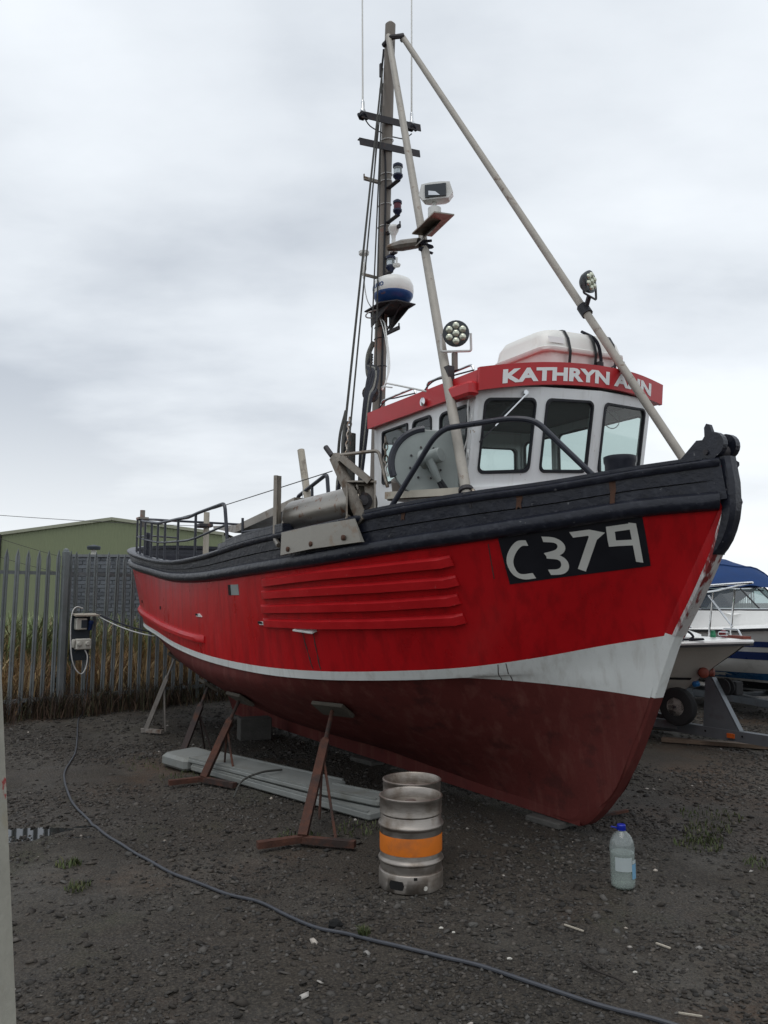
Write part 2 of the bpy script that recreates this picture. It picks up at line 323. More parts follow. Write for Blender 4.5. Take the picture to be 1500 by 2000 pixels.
gm = bpy.data.materials.new('gravel_yard'); gm.use_nodes = True; MATS['gravel_yard'] = gm
def ground_nodes():
    nt = gm.node_tree; n = nt.nodes; L = nt.links.new; b = n['Principled BSDF']; t = n.new('ShaderNodeTexCoord')
    def nz(s, d=6, off=0, r=.6):
        mp = n.new('ShaderNodeMapping'); mp.inputs['Location'].default_value = (off, off * .7, 0); L(t.outputs['Object'], mp.inputs[0])
        q = n.new('ShaderNodeTexNoise'); q.inputs['Scale'].default_value = s; q.inputs['Detail'].default_value = d; q.inputs['Roughness'].default_value = r; L(mp.outputs[0], q.inputs['Vector']); return q.outputs['Fac']
    def ramp(v, a, b_):
        r = n.new('ShaderNodeMapRange'); r.inputs[1].default_value = a; r.inputs[2].default_value = b_; L(v, r.inputs[0]); return r.outputs[0]
    def mix(f, a, b_, k=1.0):
        m = n.new('ShaderNodeMix'); m.data_type = 'RGBA'
        q = n.new('ShaderNodeMath'); q.operation = 'MULTIPLY'; L(f, q.inputs[0]); q.inputs[1].default_value = k; L(q.outputs[0], m.inputs['Factor'])
        for key, v in (('A', a), ('B', b_)):
            if isinstance(v, tuple): m.inputs[key].default_value = (*v, 1)
            else: L(v, m.inputs[key])
        return m.outputs['Result']
    c = mix(ramp(nz(0.9, 5), .35, .65), (0.026, 0.0235, 0.019), (0.043, 0.034, 0.025))
    c = mix(ramp(nz(0.75, 6, 11), .50, .62), c, (0.084, 0.078, 0.067), .85)       # paler silt
    c = mix(ramp(nz(0.55, 6, 23), .54, .66), c, (0.072, 0.038, 0.019), .8)        # rusty mud
    c = mix(ramp(nz(0.8, 7, 37), .58, .68), c, (0.036, 0.040, 0.018), .7)         # moss film
    c = mix(ramp(nz(2.2, 7, 61), .50, .66), c, (0.020, 0.018, 0.016), .65)        # damp hollows
    c = mix(ramp(nz(14, 8, 3), .42, .62), c, (0.020, 0.017, 0.014), .6)
    c = mix(ramp(nz(70, 4, 5), .47, .62), c, (0.105, 0.090, 0.070), .55)
    v = n.new('ShaderNodeTexVoronoi'); v.inputs['Scale'].default_value = 55; L(t.outputs['Object'], v.inputs['Vector'])
    c = mix(ramp(v.outputs['Distance'], .55, .15), c, (0.046, 0.041, 0.034), .45)
    L(c, b.inputs['Base Color'])
    r = n.new('ShaderNodeMapRange'); r.inputs[1].default_value = .4; r.inputs[2].default_value = .62; r.inputs[3].default_value = .62; r.inputs[4].default_value = .92; L(nz(1.1, 6, 51), r.inputs[0]); L(r.outputs[0], b.inputs['Roughness'])
    b.inputs['Specular IOR Level'].default_value = .35
    ad = n.new('ShaderNodeMath'); ad.operation = 'ADD'; L(nz(45, 6, 1, .7), ad.inputs[0])
    m2 = n.new('ShaderNodeMath'); m2.operation = 'MULTIPLY'; m2.inputs[1].default_value = -.7; L(v.outputs['Distance'], m2.inputs[0]); L(m2.outputs[0], ad.inputs[1])
    bm = n.new('ShaderNodeBump'); bm.inputs['Strength'].default_value = .8; bm.inputs['Distance'].default_value = .02; L(ad.outputs[0], bm.inputs['Height']); L(bm.outputs[0], b.inputs['Normal'])
ground_nodes()
g = MB().add(gv, gf).build('ground', 'gravel_yard', smooth=True, angle=180); tag(g, kind='structure')

def soup(name, V, F, colors, material, **kw):
    """V (n,k,3) pieces, F faces of one piece, colors (n,3) -> one mesh with a colour attribute"""
    n, k, _ = V.shape; F = np.array(F); fs = (F[None] + (np.arange(n) * k)[:, None, None]).reshape(-1, F.shape[1])
    me = bpy.data.meshes.new(name); me.vertices.add(n * k); me.vertices.foreach_set('co', V.reshape(-1).astype(np.float32))
    m = F.shape[1]; me.loops.add(len(fs) * m); me.loops.foreach_set('vertex_index', fs.reshape(-1).astype(np.int32))
    me.polygons.add(len(fs)); me.polygons.foreach_set('loop_start', np.arange(0, len(fs) * m, m, dtype=np.int32)); me.polygons.foreach_set('loop_total', np.full(len(fs), m, np.int32))
    me.update(calc_edges=True); a = me.color_attributes.new('col', 'FLOAT_COLOR', 'POINT')
    a.data.foreach_set('color', np.concatenate([np.repeat(colors, k, 0), np.ones((n * k, 1))], 1).reshape(-1).astype(np.float32))
    me.materials.append(MATS[material]); o = bpy.data.objects.new(name, me); COL.objects.link(o); tag(o, **kw); return o

def chips(name, n, size, area, seed, thr, label, flat=.45, pale=.12):
    rg = np.random.default_rng(seed); pts = []
    while len(pts) < n:
        d = area[0] + (area[1] - area[0]) * rg.random() ** 1.35; x = (rg.random() * 2 - 1) * (0.56 * d + .3)
        q = mnoise.noise(Vector((x * .8 + seed, d * .8, 0))) + .5 * mnoise.noise(Vector((x * 2.7, d * 2.7, seed)))
        if q + rg.random() * .9 - .45 < thr: continue
        pts.append((x, d))
    p = np.array(pts); s = size[0] + (size[1] - size[0]) * rg.random(n) ** 2.4; s *= np.clip(.75 + p[:, 1] * .06, .8, 1.5)
    base = np.array([(1, 0, 0), (.3, .9, .1), (-.8, .55, 0), (-.75, -.6, .1), (.35, -.85, 0), (.1, .05, 1), (-.1, 0, -1)], float)
    F = [(0, 1, 5), (1, 2, 5), (2, 3, 5), (3, 4, 5), (4, 0, 5), (1, 0, 6), (2, 1, 6), (3, 2, 6), (4, 3, 6), (0, 4, 6)]
    V = base[None] * (1 + .35 * (rg.random((n, 7, 1)) - .5)) * np.stack([s, s * (.55 + .4 * rg.random(n)), s * flat * (.5 + rg.random(n))], 1)[:, None]
    a = rg.random(n) * 6.283; tx = (rg.random(n) - .5) * .8; ty = (rg.random(n) - .5) * .8
    ca, sa = np.cos(a)[:, None], np.sin(a)[:, None]
    X = V[..., 0] * ca - V[..., 1] * sa; Y = V[..., 0] * sa + V[..., 1] * ca; Z = V[..., 2] + X * tx[:, None] + Y * ty[:, None]
    z0 = np.array([gh(x, y) for x, y in pts]) + s * .06
    V = np.stack([X + p[:, 0:1], Y + p[:, 1:2], Z + z0[:, None]], 2)
    g0 = .027 + .07 * rg.random(n) ** 1.8; g0 = np.where(rg.random(n) < pale * .025, .22 + .2 * rg.random(n), g0)
    hue = rg.random((n, 1)); c = g0[:, None] * (np.array([1.0, .96, .90]) * hue + np.array([1.0, .86, .72]) * (1 - hue))
    soup(name, V, F, c, 'stone', label=label, cat='gravel', kind='stuff')
chips('gravel', 66000, (.005, .022), (1.9, 13.5), 3, .03, 'loose dark slate gravel scattered over the yard')
chips('slate_chips', 4200, (.014, .040), (2.0, 12.5), 5, .12, 'larger broken slate chips lying on the muddy gravel', flat=.35, pale=.5)

# single larger stones and scraps that can be told apart
def lump(name, loc, s, material, label, cat, seed, group=None, rz=0):
    rg = random.Random(seed); vs = []; fs = []; n, m = 8, 5; b = MB()
    G = []
    for i in range(m):
        ph = -1.35 + 2.7 * i / (m - 1)
        G.append([(s[0] * math.cos(ph) * math.cos(t) * rg.uniform(.75, 1.1), s[1] * math.cos(ph) * math.sin(t) * rg.uniform(.75, 1.1), s[2] * math.sin(ph) * rg.uniform(.8, 1.1)) for t in [2 * math.pi * k / n for k in range(n)]])
    b.grid(G, closed=True); k = len(b.v); b.f += [tuple(range(n - 1, -1, -1)), tuple(range((m - 1) * n, m * n))]
    o = b.build(name, material); o.location = (loc[0], loc[1], gh(*loc) + s[2] * .55); o.rotation_euler = (0, 0, rz); return tag(o, label, cat, group)
lump('stone', (-0.26, 4.42), (.045, .03, .03), 'hole_black', 'small black lump lying against the hose near the keg', 'stone', 1)
lump('stone', (0.47, 4.38), (.032, .02, .014), 'concrete', 'flat pale grey stone right of the keg, beyond the hose', 'stone', 2, rz=.2)
lump('stone', (-1.13, 2.98), (.02, .016, .012), 'white_brick', 'whitish pebble near the bottom left of the yard', 'stone', 3)
for i, (x, y, s, l) in enumerate(((0.30, 4.36, .014, 'white crumb nearest the keg among the pale crumbs right of it'), (0.36, 4.30, .011, 'tiny white crumb just nearer than the flat pale stone'), (0.60, 3.99, .014, 'white shell scrap right above the grey hose'), (1.16, 3.86, .012, 'white crumb right of the forked black twig'))):
    lump('pebble', (x, y), (s, s * .7, s * .5), 'white_brick', l, 'pebble', 20 + i)
for i, (a, c, wd, l) in enumerate((((.95, 4.37), (1.03, 4.29), .007, 'pale curved splinter of wood in front of the water bottle'), ((1.36, 4.16), (1.41, 4.10), .010, 'short flat pale splinter right of and below the bottle'), ((1.22, 3.48), (1.31, 3.46), .006, 'thin straight pale stick at the bottom right corner'))):
    m = MB(); m.bar((a[0], a[1], gh(*a) + .012), (c[0], c[1], gh(*c) + .012), wd, .006); tag(m.build('wood_splinter', 'wood_pale'), l, 'splinter')
m = MB(); m.tube(soft([(0.93, 3.95, .012), (0.98, 3.84, .014), (1.04, 3.76, .02), (1.075, 3.72, .012)], 5), .0055, 6); m.tube([(1.07, 3.725, .014), (1.04, 3.69, .012), (1.01, 3.655, .01)], .004, 6)
tag(m.build('twig', 'twig', smooth=True), 'thin forked black twig on the mud beside the hose', 'twig')
m = MB(); m.bar((1.60, 6.40, .02), (1.96, 6.58, .03), .03, .02); tag(m.build('iron_bar', 'stand_rust'), 'rusty flat iron bar on the ground at the foot of the stem', 'bar')

# shallow puddle of rain water near the left edge
pw_ = MB(); pw_.add([(-3.4, 5.85, -.019), (-2.0, 5.85, -.019), (-2.0, 6.5, -.019), (-3.4, 6.5, -.019)], [(0, 1, 2, 3)])
tag(pw_.build('puddle', 'puddle_water'), kind='structure')

# low weeds on the yard
def blades(name, spots, n, hrange, cols, label, cat, width=.006, seed=1, lean=.5):
    rg = np.random.default_rng(seed); k = rg.integers(0, len(spots), n); sp = np.array(spots)
    ang = rg.random(n) * 6.283; rad = sp[k, 2] * np.sqrt(rg.random(n)); x = sp[k, 0] + rad * np.cos(ang); y = sp[k, 1] + rad * np.sin(ang)
    h = hrange[0] + (hrange[1] - hrange[0]) * rg.random(n); b = rg.random(n) * 6.283; le = lean * rg.random(n) * h; wd = width * (.6 + .8 * rg.random(n))
    dx, dy = np.cos(b), np.sin(b); px, py = -dy, dx
    z0 = sp[k, 3] if sp.shape[1] > 3 else np.zeros(n)
    P = lambda f, ww: np.stack([x + dx * le * f * f + px * ww, y + dy * le * f * f + py * ww, z0 + h * (f - .12 * f * f)], 1)
    V = np.stack([P(0, -wd), P(0, wd), P(.55, wd * .8), P(.55, -wd * .8), P(1, wd * .1), P(1, -wd * .1)], 1)
    cc = np.array(cols)[rg.integers(0, len(cols), n)] * (.7 + .6 * rg.random((n, 1)))
    return soup(name, V, [(0, 1, 2, 3), (3, 2, 4, 5)], cc, 'leaf' if cat == 'weeds' else 'straw', label=label, cat=cat, kind='stuff')
GREEN = [(.055, .075, .022), (.045, .06, .018), (.075, .08, .03)]
blades('yard_weeds', [(2.42, 6.16, .18), (2.30, 5.9, .14), (2.2, 5.75, .16), (2.46, 5.35, .12), (-.2, 6.15, .2), (-1.83, 4.93, .08), (-2.05, 5.35, .08), (-.1, 4.28, .03), (2.6, 6.5, .25), (-.62, 5.95, .16), (-2.4, 8.6, .4), (-1.9, 7.9, .3)], 1300, (.012, .05), GREEN, 'small green weeds growing in tufts from the gravel', 'weeds', .004, 4, .9)

# ------------------------------------------------------------------ palisade fence
FD = Vector((.725, .688, 0)).normalized(); FN = Vector((FD.y, -FD.x, 0)); F0 = Vector((-4.97, 12.25, 0))   # FN faces the yard
FA = math.atan2(FD.y, FD.x)
fence = empty('palisade_fence', F0, FA); tag(fence, 'grey galvanised palisade fence of pointed pales behind the boat', 'fence')
def pale_mesh():
    b = MB(); prof = [(-.034, .0), (-.024, .012), (-.012, .012), (0, .002), (.012, .012), (.024, .012), (.034, .0)]
    G = []
    for z, k in ((.06, 1), (2.36, 1), (2.40, .78), (2.49, .06)): G.append([(x * k, -y - .001, z) for x, y in prof])
    b.grid(G); G2 = [[(x, y + .004, z) for x, y, z in r] for r in G]; b.grid(G2, flip=True); return b
pale0 = None
T0, T1 = -2.1, 26.5
for i in range(int((T1 - T0) / .155) + 1):
    t = T0 + i * .155
    if pale0 is None: o = pale0 = pale_mesh().build('pale', 'galv_fence', fence)
    else: o = pale0.copy(); COL.objects.link(o); o.parent = fence
    o.location = (t, random.uniform(-.004, .004), random.uniform(-.015, .015)); o.rotation_euler = (random.uniform(-.006, .006), random.uniform(-.014, .014), random.uniform(-.12, .12))
for k in range(-1, 10):
    t0, t1 = k * 2.75, k * 2.75 + 2.75
    p = MB(); p.box((t0, -.07, 1.24), (.09, .1, 2.48), bev=.012); p.lathe([(.045, 0), (.04, .03), (.02, .045), (0, .05)], (t0, -.07, 2.475), n=12); p.build('post', 'galv_fence', fence, True)
    for z in (2.16, .27):
        q = MB(); q.box(((t0 + t1) / 2, .022, z), (t1 - t0 - .1, .042, .006)); q.box(((t0 + t1) / 2, .022 - .018, z - .026), (t1 - t0 - .1, .006, .046)); q.build('rail', 'galv_fence', fence)

# ------------------------------------------------------------------ things on the fence
def fpt(t, off, z): v = F0 + FD * t + FN * off; return Vector((v.x, v.y, z))
eb = empty('power_box', fpt(.28, .05, .8), FA); tag(eb, 'dark backboard with white meter box and sockets hung on the fence', 'power box')
MB().box((0, 0, .36), (.30, .02, .72)).build('backboard', 'box_dark', eb)
MB().box((.06, -.08, .70), (.40, .18, .025), (.12, 0, 0)).build('rain_shelf', 'wood_pale', eb)
mb_ = MB().box((-.02, -.06, .56), (.17, .1, .18), bev=.01).build('meter_box', 'box_white', eb, True)
MB().box((.015, -.113, .56), (.09, .012, .12)).build('meter_window', 'box_dark', mb_)
MB().lathe([(.03, 0), (.03, .1), (.04, .1), (.04, .14), (.025, .15)], (.13, -.05, .47), (0, -.35, .94), 14).build('blue_socket', 'socket_blue', eb, True)
b_ = MB().box((.02, -.07, .25), (.24, .11, .17), bev=.015).build('junction_box', 'box_white', eb, True)
for sx in (-.06, .07): MB().lathe([(.035, 0), (.035, .02), (.028, .03)], (sx, -.125, .26), (0, -1, 0), 14).build('socket_lid', 'box_white', b_, True)
MB().lathe([(.032, 0), (.032, .1), (.02, .12)], (-.13, -.06, .21), (0, -.3, 1), 12).build('plug', 'box_white', eb, True)
MB().tube(soft([(.02, -.02, .80), (-.10, -.06, .82), (-.17, -.08, .72), (-.185, -.09, .45), (-.16, -.1, .1), (-.10, -.1, -.1), (.0, -.1, -.2), (.07, -.1, -.12), (.09, -.1, .06), (.05, -.08, .17)], 6), .009, 8).build('white_cable', 'cable_white', eb, True)
# supply leads from the board to the boat
def span(a, b, sag, n=14): a = Vector(a); b = Vector(b); return [a.lerp(b, i / n) - Vector((0, 0, sag * 4 * (i / n) * (1 - i / n))) for i in range(n + 1)]
m = MB(); m.tube(span(fpt(.50, .12, 1.52), (-3.40, 11.75, 1.25), .03), .012, 8); tag(m.build('power_lead', 'rope_navy', smooth=True), 'thick black power lead running from the fence board to the stern', 'cable')
m = MB(); m.tube(span(fpt(.50, .10, 1.50), (-3.37, 11.72, 1.20), .05), .008, 8); tag(m.build('power_lead', 'cable_white', smooth=True), 'thin pale power lead hanging below the black one at the stern', 'cable')
# hose / cable across the yard
hp = [fpt(.40, .14, .88), fpt(.38, .16, .5), fpt(.33, .22, .1), (-4.45, 11.75, .02), (-3.85, 10.15, 0), (-3.48, 9.13, 0), (-3.25, 8.31, 0), (-3.08, 7.84, 0), (-2.70, 7.04, 0), (-2.3, 6.39, 0), (-1.83, 5.74, 0), (-1.36, 5.21, 0), (-.97, 4.87, 0), (-.73, 4.74, 0), (-.54, 4.56, 0), (-.35, 4.39, 0), (-.19, 4.31, 0), (.03, 4.15, 0), (.27, 4.01, 0), (.48, 3.88, 0), (.74, 3.67, 0), (.96, 3.51, 0), (1.15, 3.39, 0), (1.5, 3.15, 0), (2.0, 2.9, 0)]
pts = soft(hp, 8); pts = [Vector((p.x, p.y, max(p.z, gh(p.x, p.y) + .013) if p.z > .06 else gh(p.x, p.y) + .013)) for p in pts]
tag(MB().tube(pts, .0095, 8).build('hose', 'hose_grey', smooth=True), 'long grey-blue hose snaking across the gravel from the fence', 'hose')

# ------------------------------------------------------------------ beyond the fence
wall = empty('brick_wall', (-4.55, 15.3, 0), R(4)); tag(wall, 'dark grey brick wall end standing behind the fence', 'wall')
MB().box((0, .12, 1.28), (3.2, .2, 2.56)).build('wall_core', 'mortar', wall)
MB().box((0, .11, 2.585), (3.26, .27, .05)).build('coping', 'mortar', wall)
bk = None
for r in range(20):
    for c in range(14):
        x = -1.49 + c * .2285 + (.114 if r % 2 else 0)
        if x > 1.5: continue
        if bk is None: o = bk = MB().box((0, 0, 0), (.216, .03, .064), bev=.004).build('brick', 'brick_grey', wall)
        else: o = bk.copy(); COL.objects.link(o); o.parent = wall
        o.location = (x, .015 + random.uniform(-.003, .003), 2.52 - r * .075)
vent = empty('vent_cap', (-5.66, 15.36, 2.61)); tag(vent, 'small pale vent cowl standing on top of the grey wall', 'vent')
MB().lathe([(.05, 0), (.05, .12)], n=12).build('pipe', 'box_white', vent, True); MB().lathe([(.12, .10), (.13, .15), (.12, .17), (0, .2)], n=16).build('cowl', 'box_dark', vent, True)

shed = empty('green_shed', (-14.2, 41, 0)); tag(shed, 'large olive green metal-clad shed with low gable beyond the fence', 'shed')
hw, ev, rd = 5.75, 5.2, 5.95
n = 60; top = lambda x: ev + (rd - ev) * (1 - abs(x) / hw)
pc = MB()
G0, G1 = [], []
for i in range(n * 4 + 1):
    x = -hw + 2 * hw * i / (n * 4); yy = (0, -.012, -.012, 0)[i % 4]; G0.append((x, yy, 0)); G1.append((x, yy, top(x)))
pc.grid([G0, G1]); pc.build('cladding', 'shed_green', shed)
MB().prism([(-hw, .05, 0), (hw, .05, 0), (hw, .05, ev), (0, .05, rd), (-hw, .05, ev)], (0, 22, 0)).build('building_shell', 'shed_green', shed)
for s in (-1, 1): MB().bar((s * (hw + .1), -.05, ev + .02), (0, -.05, rd + .06), .14, .16).build('barge_board', 'shed_trim', shed)
for s in (-1, 1): MB().add([(s * (hw + .15), -.08, ev + .08), (0, -.08, rd + .13), (0, 22, rd + .13), (s * (hw + .15), 22, ev + .08)], [(0, 1, 2, 3)]).build('roof_sheet', 'shed_trim', shed)
MB().box((-hw - .05, -.06, ev / 2), (.12, .12, ev)).build('downpipe', 'iron_dark', shed)

# overhead wires crossing in front of the shed
for a, b, l in (((-17.5, 30, 5.22), (-4, 30, 4.50), 'upper overhead wire sagging in front of the green shed'), ((-17, 34, 4.55), (-11, 34, 3.0), 'thin wire dropping left to right across the green shed'), ((-17, 33, 3.85), (-11.4, 33, 2.5), 'lowest thin wire slanting down across the green shed')):
    tag(MB().tube(span(a, b, .12, 20), .011, 5).build('overhead_wire', 'iron_dark', smooth=True), l, 'wire')

# rank dry grass and weeds behind and along the fence
def strip_spots(n, t0, t1, o0, o1, r, zf, seed):
    rg = random.Random(seed); L_ = []
    for _ in range(n):
        t = rg.uniform(t0, t1); o = rg.uniform(o0, o1); v = F0 + FD * t - FN * o; L_.append((v.x, v.y, r, zf(o)))
    return L_
bank = lambda o: max(0, min(.55, (o - .3) * .35))
bm = MB(); G = []
for j in range(7):
    o = (.15, .5, .9, 1.4, 2.0, 2.6, 12)[j]; G.append([tuple(fpt(t, -o, bank(o) - .03 + .05 * mnoise.noise(Vector((t, o, 1))))) for t in np.arange(-9, 40, .5)])
tag(bm.grid(G).build('grass_bank', 'gravel_yard', smooth=True), kind='structure')
STRAW = [(.52, .38, .20), (.44, .31, .16), (.30, .18, .10), (.58, .46, .27), (.20, .12, .07)]
blades('dry_grass', strip_spots(420, -3, 9, .25, 2.2, .25, bank, 2), 15000, (.45, 1.05), STRAW, 'tall straw-coloured dead grass standing behind the fence', 'grass', .007, 5, 1.15)
blades('dead_scrub', strip_spots(300, -2.5, 10, -.45, .5, .25, lambda o: 0, 3), 11000, (.12, .55), [(.06, .036, .024), (.04, .027, .02), (.085, .055, .034), (.05, .05, .025)], 'dark brown dead scrub along the foot of the fence', 'scrub', .006, 6, 1.0)
blades('green_weeds', strip_spots(160, -3, 5, 1.2, 3.0, .3, lambda o: .55, 8), 5500, (.5, 1.15), [(.17, .22, .09), (.13, .18, .07), (.22, .24, .12)], 'green weeds and bramble topping the bank behind the fence', 'weeds', .016, 9, .8)

# ------------------------------------------------------------------ the fishing boat (local: x forward, y to port, z up)
BO = Vector((-3.10, 13.44, 0)); BA = R(-58)
boat = empty('fishing_boat', BO, BA)
tag(boat, 'red and white wooden fishing boat propped on stands, black gunwale', 'fishing boat')
LK_ = [(1.1,0,1.2),(1.15,.05,1.1),(1.4,.06,.92),(1.8,.06,.74),(2.4,.06,.55),(3.1,.06,.4),(4.0,.06,.3),(4.9,.06,.25),(5.8,.06,.2),(6.5,.06,.17),(7.1,.06,.15),(7.55,.06,.13),(8.0,.06,.12),(8.36,.065,.12),(8.72,.06,.12)]
LM_ = [(.9,0,1.25),(.95,.1,1.2),(1.2,.2,1.1),(1.65,.36,.97),(2.25,.5,.83),(3.1,.66,.63),(4.0,.77,.53),(4.9,.82,.46),(5.8,.76,.43),(6.6,.58,.44),(7.3,.4,.42),(7.85,.26,.4),(8.28,.15,.38),(8.68,.09,.36),(9.0,.06,.35)]
LB_ = [(.6,0,1.33),(.64,.3,1.32),(.85,.6,1.28),(1.3,.86,1.22),(1.95,1.1,1.15),(2.8,1.32,1.05),(3.8,1.47,.945),(4.9,1.53,.87),(6.0,1.45,.85),(6.85,1.2,.84),(7.5,.88,.82),(8.02,.58,.77),(8.47,.32,.72),(8.85,.13,.70),(9.19,.06,.70)]
LW_ = [(.34,0,1.465),(.37,.41,1.46),(.56,.86,1.445),(1.04,1.17,1.405),(1.7,1.38,1.36),(2.7,1.485,1.27),(3.8,1.59,1.17),(5.0,1.615,1.095),(6.2,1.55,1.065),(7.05,1.36,1.07),(7.75,1.05,1.10),(8.25,.76,1.13),(8.65,.47,1.115),(9.05,.2,1.08),(9.36,.06,1.05)]
LV_ = [(.3,0,1.5),(.33,.42,1.495),(.52,.88,1.48),(1.0,1.2,1.445),(1.7,1.4,1.4),(2.7,1.5,1.315),(3.8,1.6,1.22),(5.0,1.63,1.145),(6.2,1.57,1.115),(7.1,1.39,1.125),(7.8,1.09,1.165),(8.3,.82,1.215),(8.75,.53,1.30),(9.15,.25,1.40),(9.51,.06,1.475)]
LR_ = [(.02,0,2.36),(.06,.5,2.355),(.27,1.0,2.33),(.8,1.36,2.26),(1.6,1.52,2.165),(2.6,1.56,2.055),(3.8,1.64,1.95),(5.0,1.69,1.92),(6.3,1.685,1.955),(7.4,1.585,2.0),(8.1,1.36,2.065),(8.7,1.07,2.125),(9.2,.75,2.19),(9.6,.42,2.255),(9.96,.07,2.29)]
LT_ = [(-.02,0,2.62),(.02,.51,2.61),(.24,1.02,2.57),(.78,1.39,2.49),(1.6,1.55,2.375),(2.6,1.59,2.25),(3.8,1.67,2.165),(5.0,1.72,2.165),(6.3,1.715,2.24),(7.4,1.615,2.29),(8.1,1.39,2.36),(8.7,1.1,2.415),(9.2,.77,2.46),(9.6,.44,2.525),(9.97,.07,2.585)]
NU = 140
lines = [cr(l, NU) for l in (LK_, LM_, LB_, LW_, LV_, LR_)]; lineT = cr(LT_, NU); lineR = lines[5]
SUB = 6
LOFT = np.array([cr([l[i] for l in lines], 5 * SUB + 1) for i in range(NU)]); LOFT[..., 1] = np.maximum(LOFT[..., 1], 0)   # (u, v, xyz)
def hull_band(name, material, v0, v1):
    b = MB()
    for sgn in (-1, 1):
        G = [[(p[0], sgn * p[1], p[2]) for p in LOFT[:, v]] for v in range(v0, v1 + 1)]; b.grid(G, flip=sgn < 0)
    return b.build(name, material, boat, True, 60)
hull_band('hull_bottom', 'antifoul', 0, 3 * SUB); hull_band('boot_stripe', 'boot_white', 3 * SUB, 4 * SUB); hull_band('hull_topsides', 'hull_red', 4 * SUB, 5 * SUB)
def hull_b(x, z):
    zs, bs = [], []
    for v in range(LOFT.shape[1]):
        if LOFT[0, v, 0] <= x <= LOFT[-1, v, 0]: zs.append(np.interp(x, LOFT[:, v, 0], LOFT[:, v, 2])); bs.append(np.interp(x, LOFT[:, v, 0], LOFT[:, v, 1]))
    return float(np.interp(z, zs, bs)) if zs else 0.06
def sbp(x, z, off=0.0):      # point on the starboard hull skin, pushed out along its normal
    e = .02; p = Vector((x, -hull_b(x, z), z)); a = Vector((x + e, -hull_b(x + e, z), z)) - p; c = Vector((x, -hull_b(x, z + e), z + e)) - p
    n = a.cross(c).normalized(); n = n if n.y < 0 else -n
    return p + n * off
gunT = lambda x: float(np.interp(x, lineT[8:, 0], lineT[8:, 1])); gunZ = lambda x: float(np.interp(x, lineT[8:, 0], lineT[8:, 2]))

# perimeter sweeps: rubbing strake, bulwark planks, cap rail
def perim(t, u0=0, u1=NU, side=0):
    C_ = lineR * (1 - t) + lineT * t; q = [Vector((p[0], p[1], p[2])) for p in C_[u0:u1]]
    sb = [Vector((p.x, -p.y, p.z)) for p in reversed(q)]
    return sb if side < 0 else q if side > 0 else sb + q[1:]
def sweep(path, sec, name, material, smooth=True):
    b = MB(); n = len(path); k = len(sec); G = []
    for i, p in enumerate(path):
        a = path[max(0, i - 1)]; c = path[min(n - 1, i + 1)]; d = (c - a); d.z = 0; d.normalize(); nn = Vector((-d.y, d.x, 0))
        G.append([p + nn * o + Vector((0, 0, z)) for o, z in sec])
    b.grid(G, closed=True); b.f += [tuple(range(k - 1, -1, -1)), tuple(range((n - 1) * k, n * k))]
    return b.build(name, material, boat, smooth, 40)
full = perim(0)
sweep(perim(0), [(-.05, -.012), (.02, -.014), (.052, .008), (.066, .045), (.055, .085), (.02, .105), (-.05, .105)], 'rub_strake', 'black_paint')
def pair(t0, t1, o0, o1, name, u0=0, u1=NU, side=0):
    A, Bp = perim(t0, u0, u1, side), perim(t1, u0, u1, side); b = MB(); n = len(A); G = []
    for i in range(n):
        a = A[max(0, i - 1)]; c = A[min(n - 1, i + 1)]; d = (c - a); d.z = 0; d.normalize(); nn = Vector((-d.y, d.x, 0))
        G.append([A[i] + nn * o1, A[i] + nn * o0, Bp[i] + nn * o0, Bp[i] + nn * o1])
    b.grid(G, closed=True); b.f += [(3, 2, 1, 0), tuple(range((n - 1) * 4, n * 4))]
    return b.build(name, 'black_paint', boat, True, 30)
pair(.30, .585, .012, -.05, 'bulwark_plank'); pair(.61, .97, .020, -.05, 'bulwark_plank'); pair(.20, .985, -.012, -.04, 'bulwark_core')
sweep(perim(1.0), [(-.09, -.028), (.035, -.03), (.048, -.012), (.048, .008), (.03, .022), (-.09, .022)], 'rail_cap', 'black_paint')
# raised capping planks on the starboard rail
def cap_piece(x0, x1, h0, h1, name='capping_plank', w0=.03, w1=-.08):
    xs = np.linspace(x0, x1, 26); path = [Vector((x, -gunT(x), gunZ(x))) for x in xs[::-1]]
    return sweep(path, [(w1, h0), (w0, h0), (w0, h1), (w1, h1)], name, 'black_paint')
cap_piece(5.55, 6.95, .025, .075); cap_piece(5.75, 6.95, .077, .095); cap_piece(7.93, 9.9, .024, .046)
# deck
dk = MB(); G = []
for i in range(0, NU, 3):
    p = LOFT[i, 5 * SUB - 2]; hb_ = max(.005, p[1] - .05); G.append([(p[0] + .04 if i < 6 else p[0] - (.05 if i > NU - 8 else 0), f * hb_, p[2] + .03 * (1 - f * f)) for f in np.linspace(-1, 1, 7)])
dk.grid(G); dk.build('deck', 'deck_grey', boat, True)
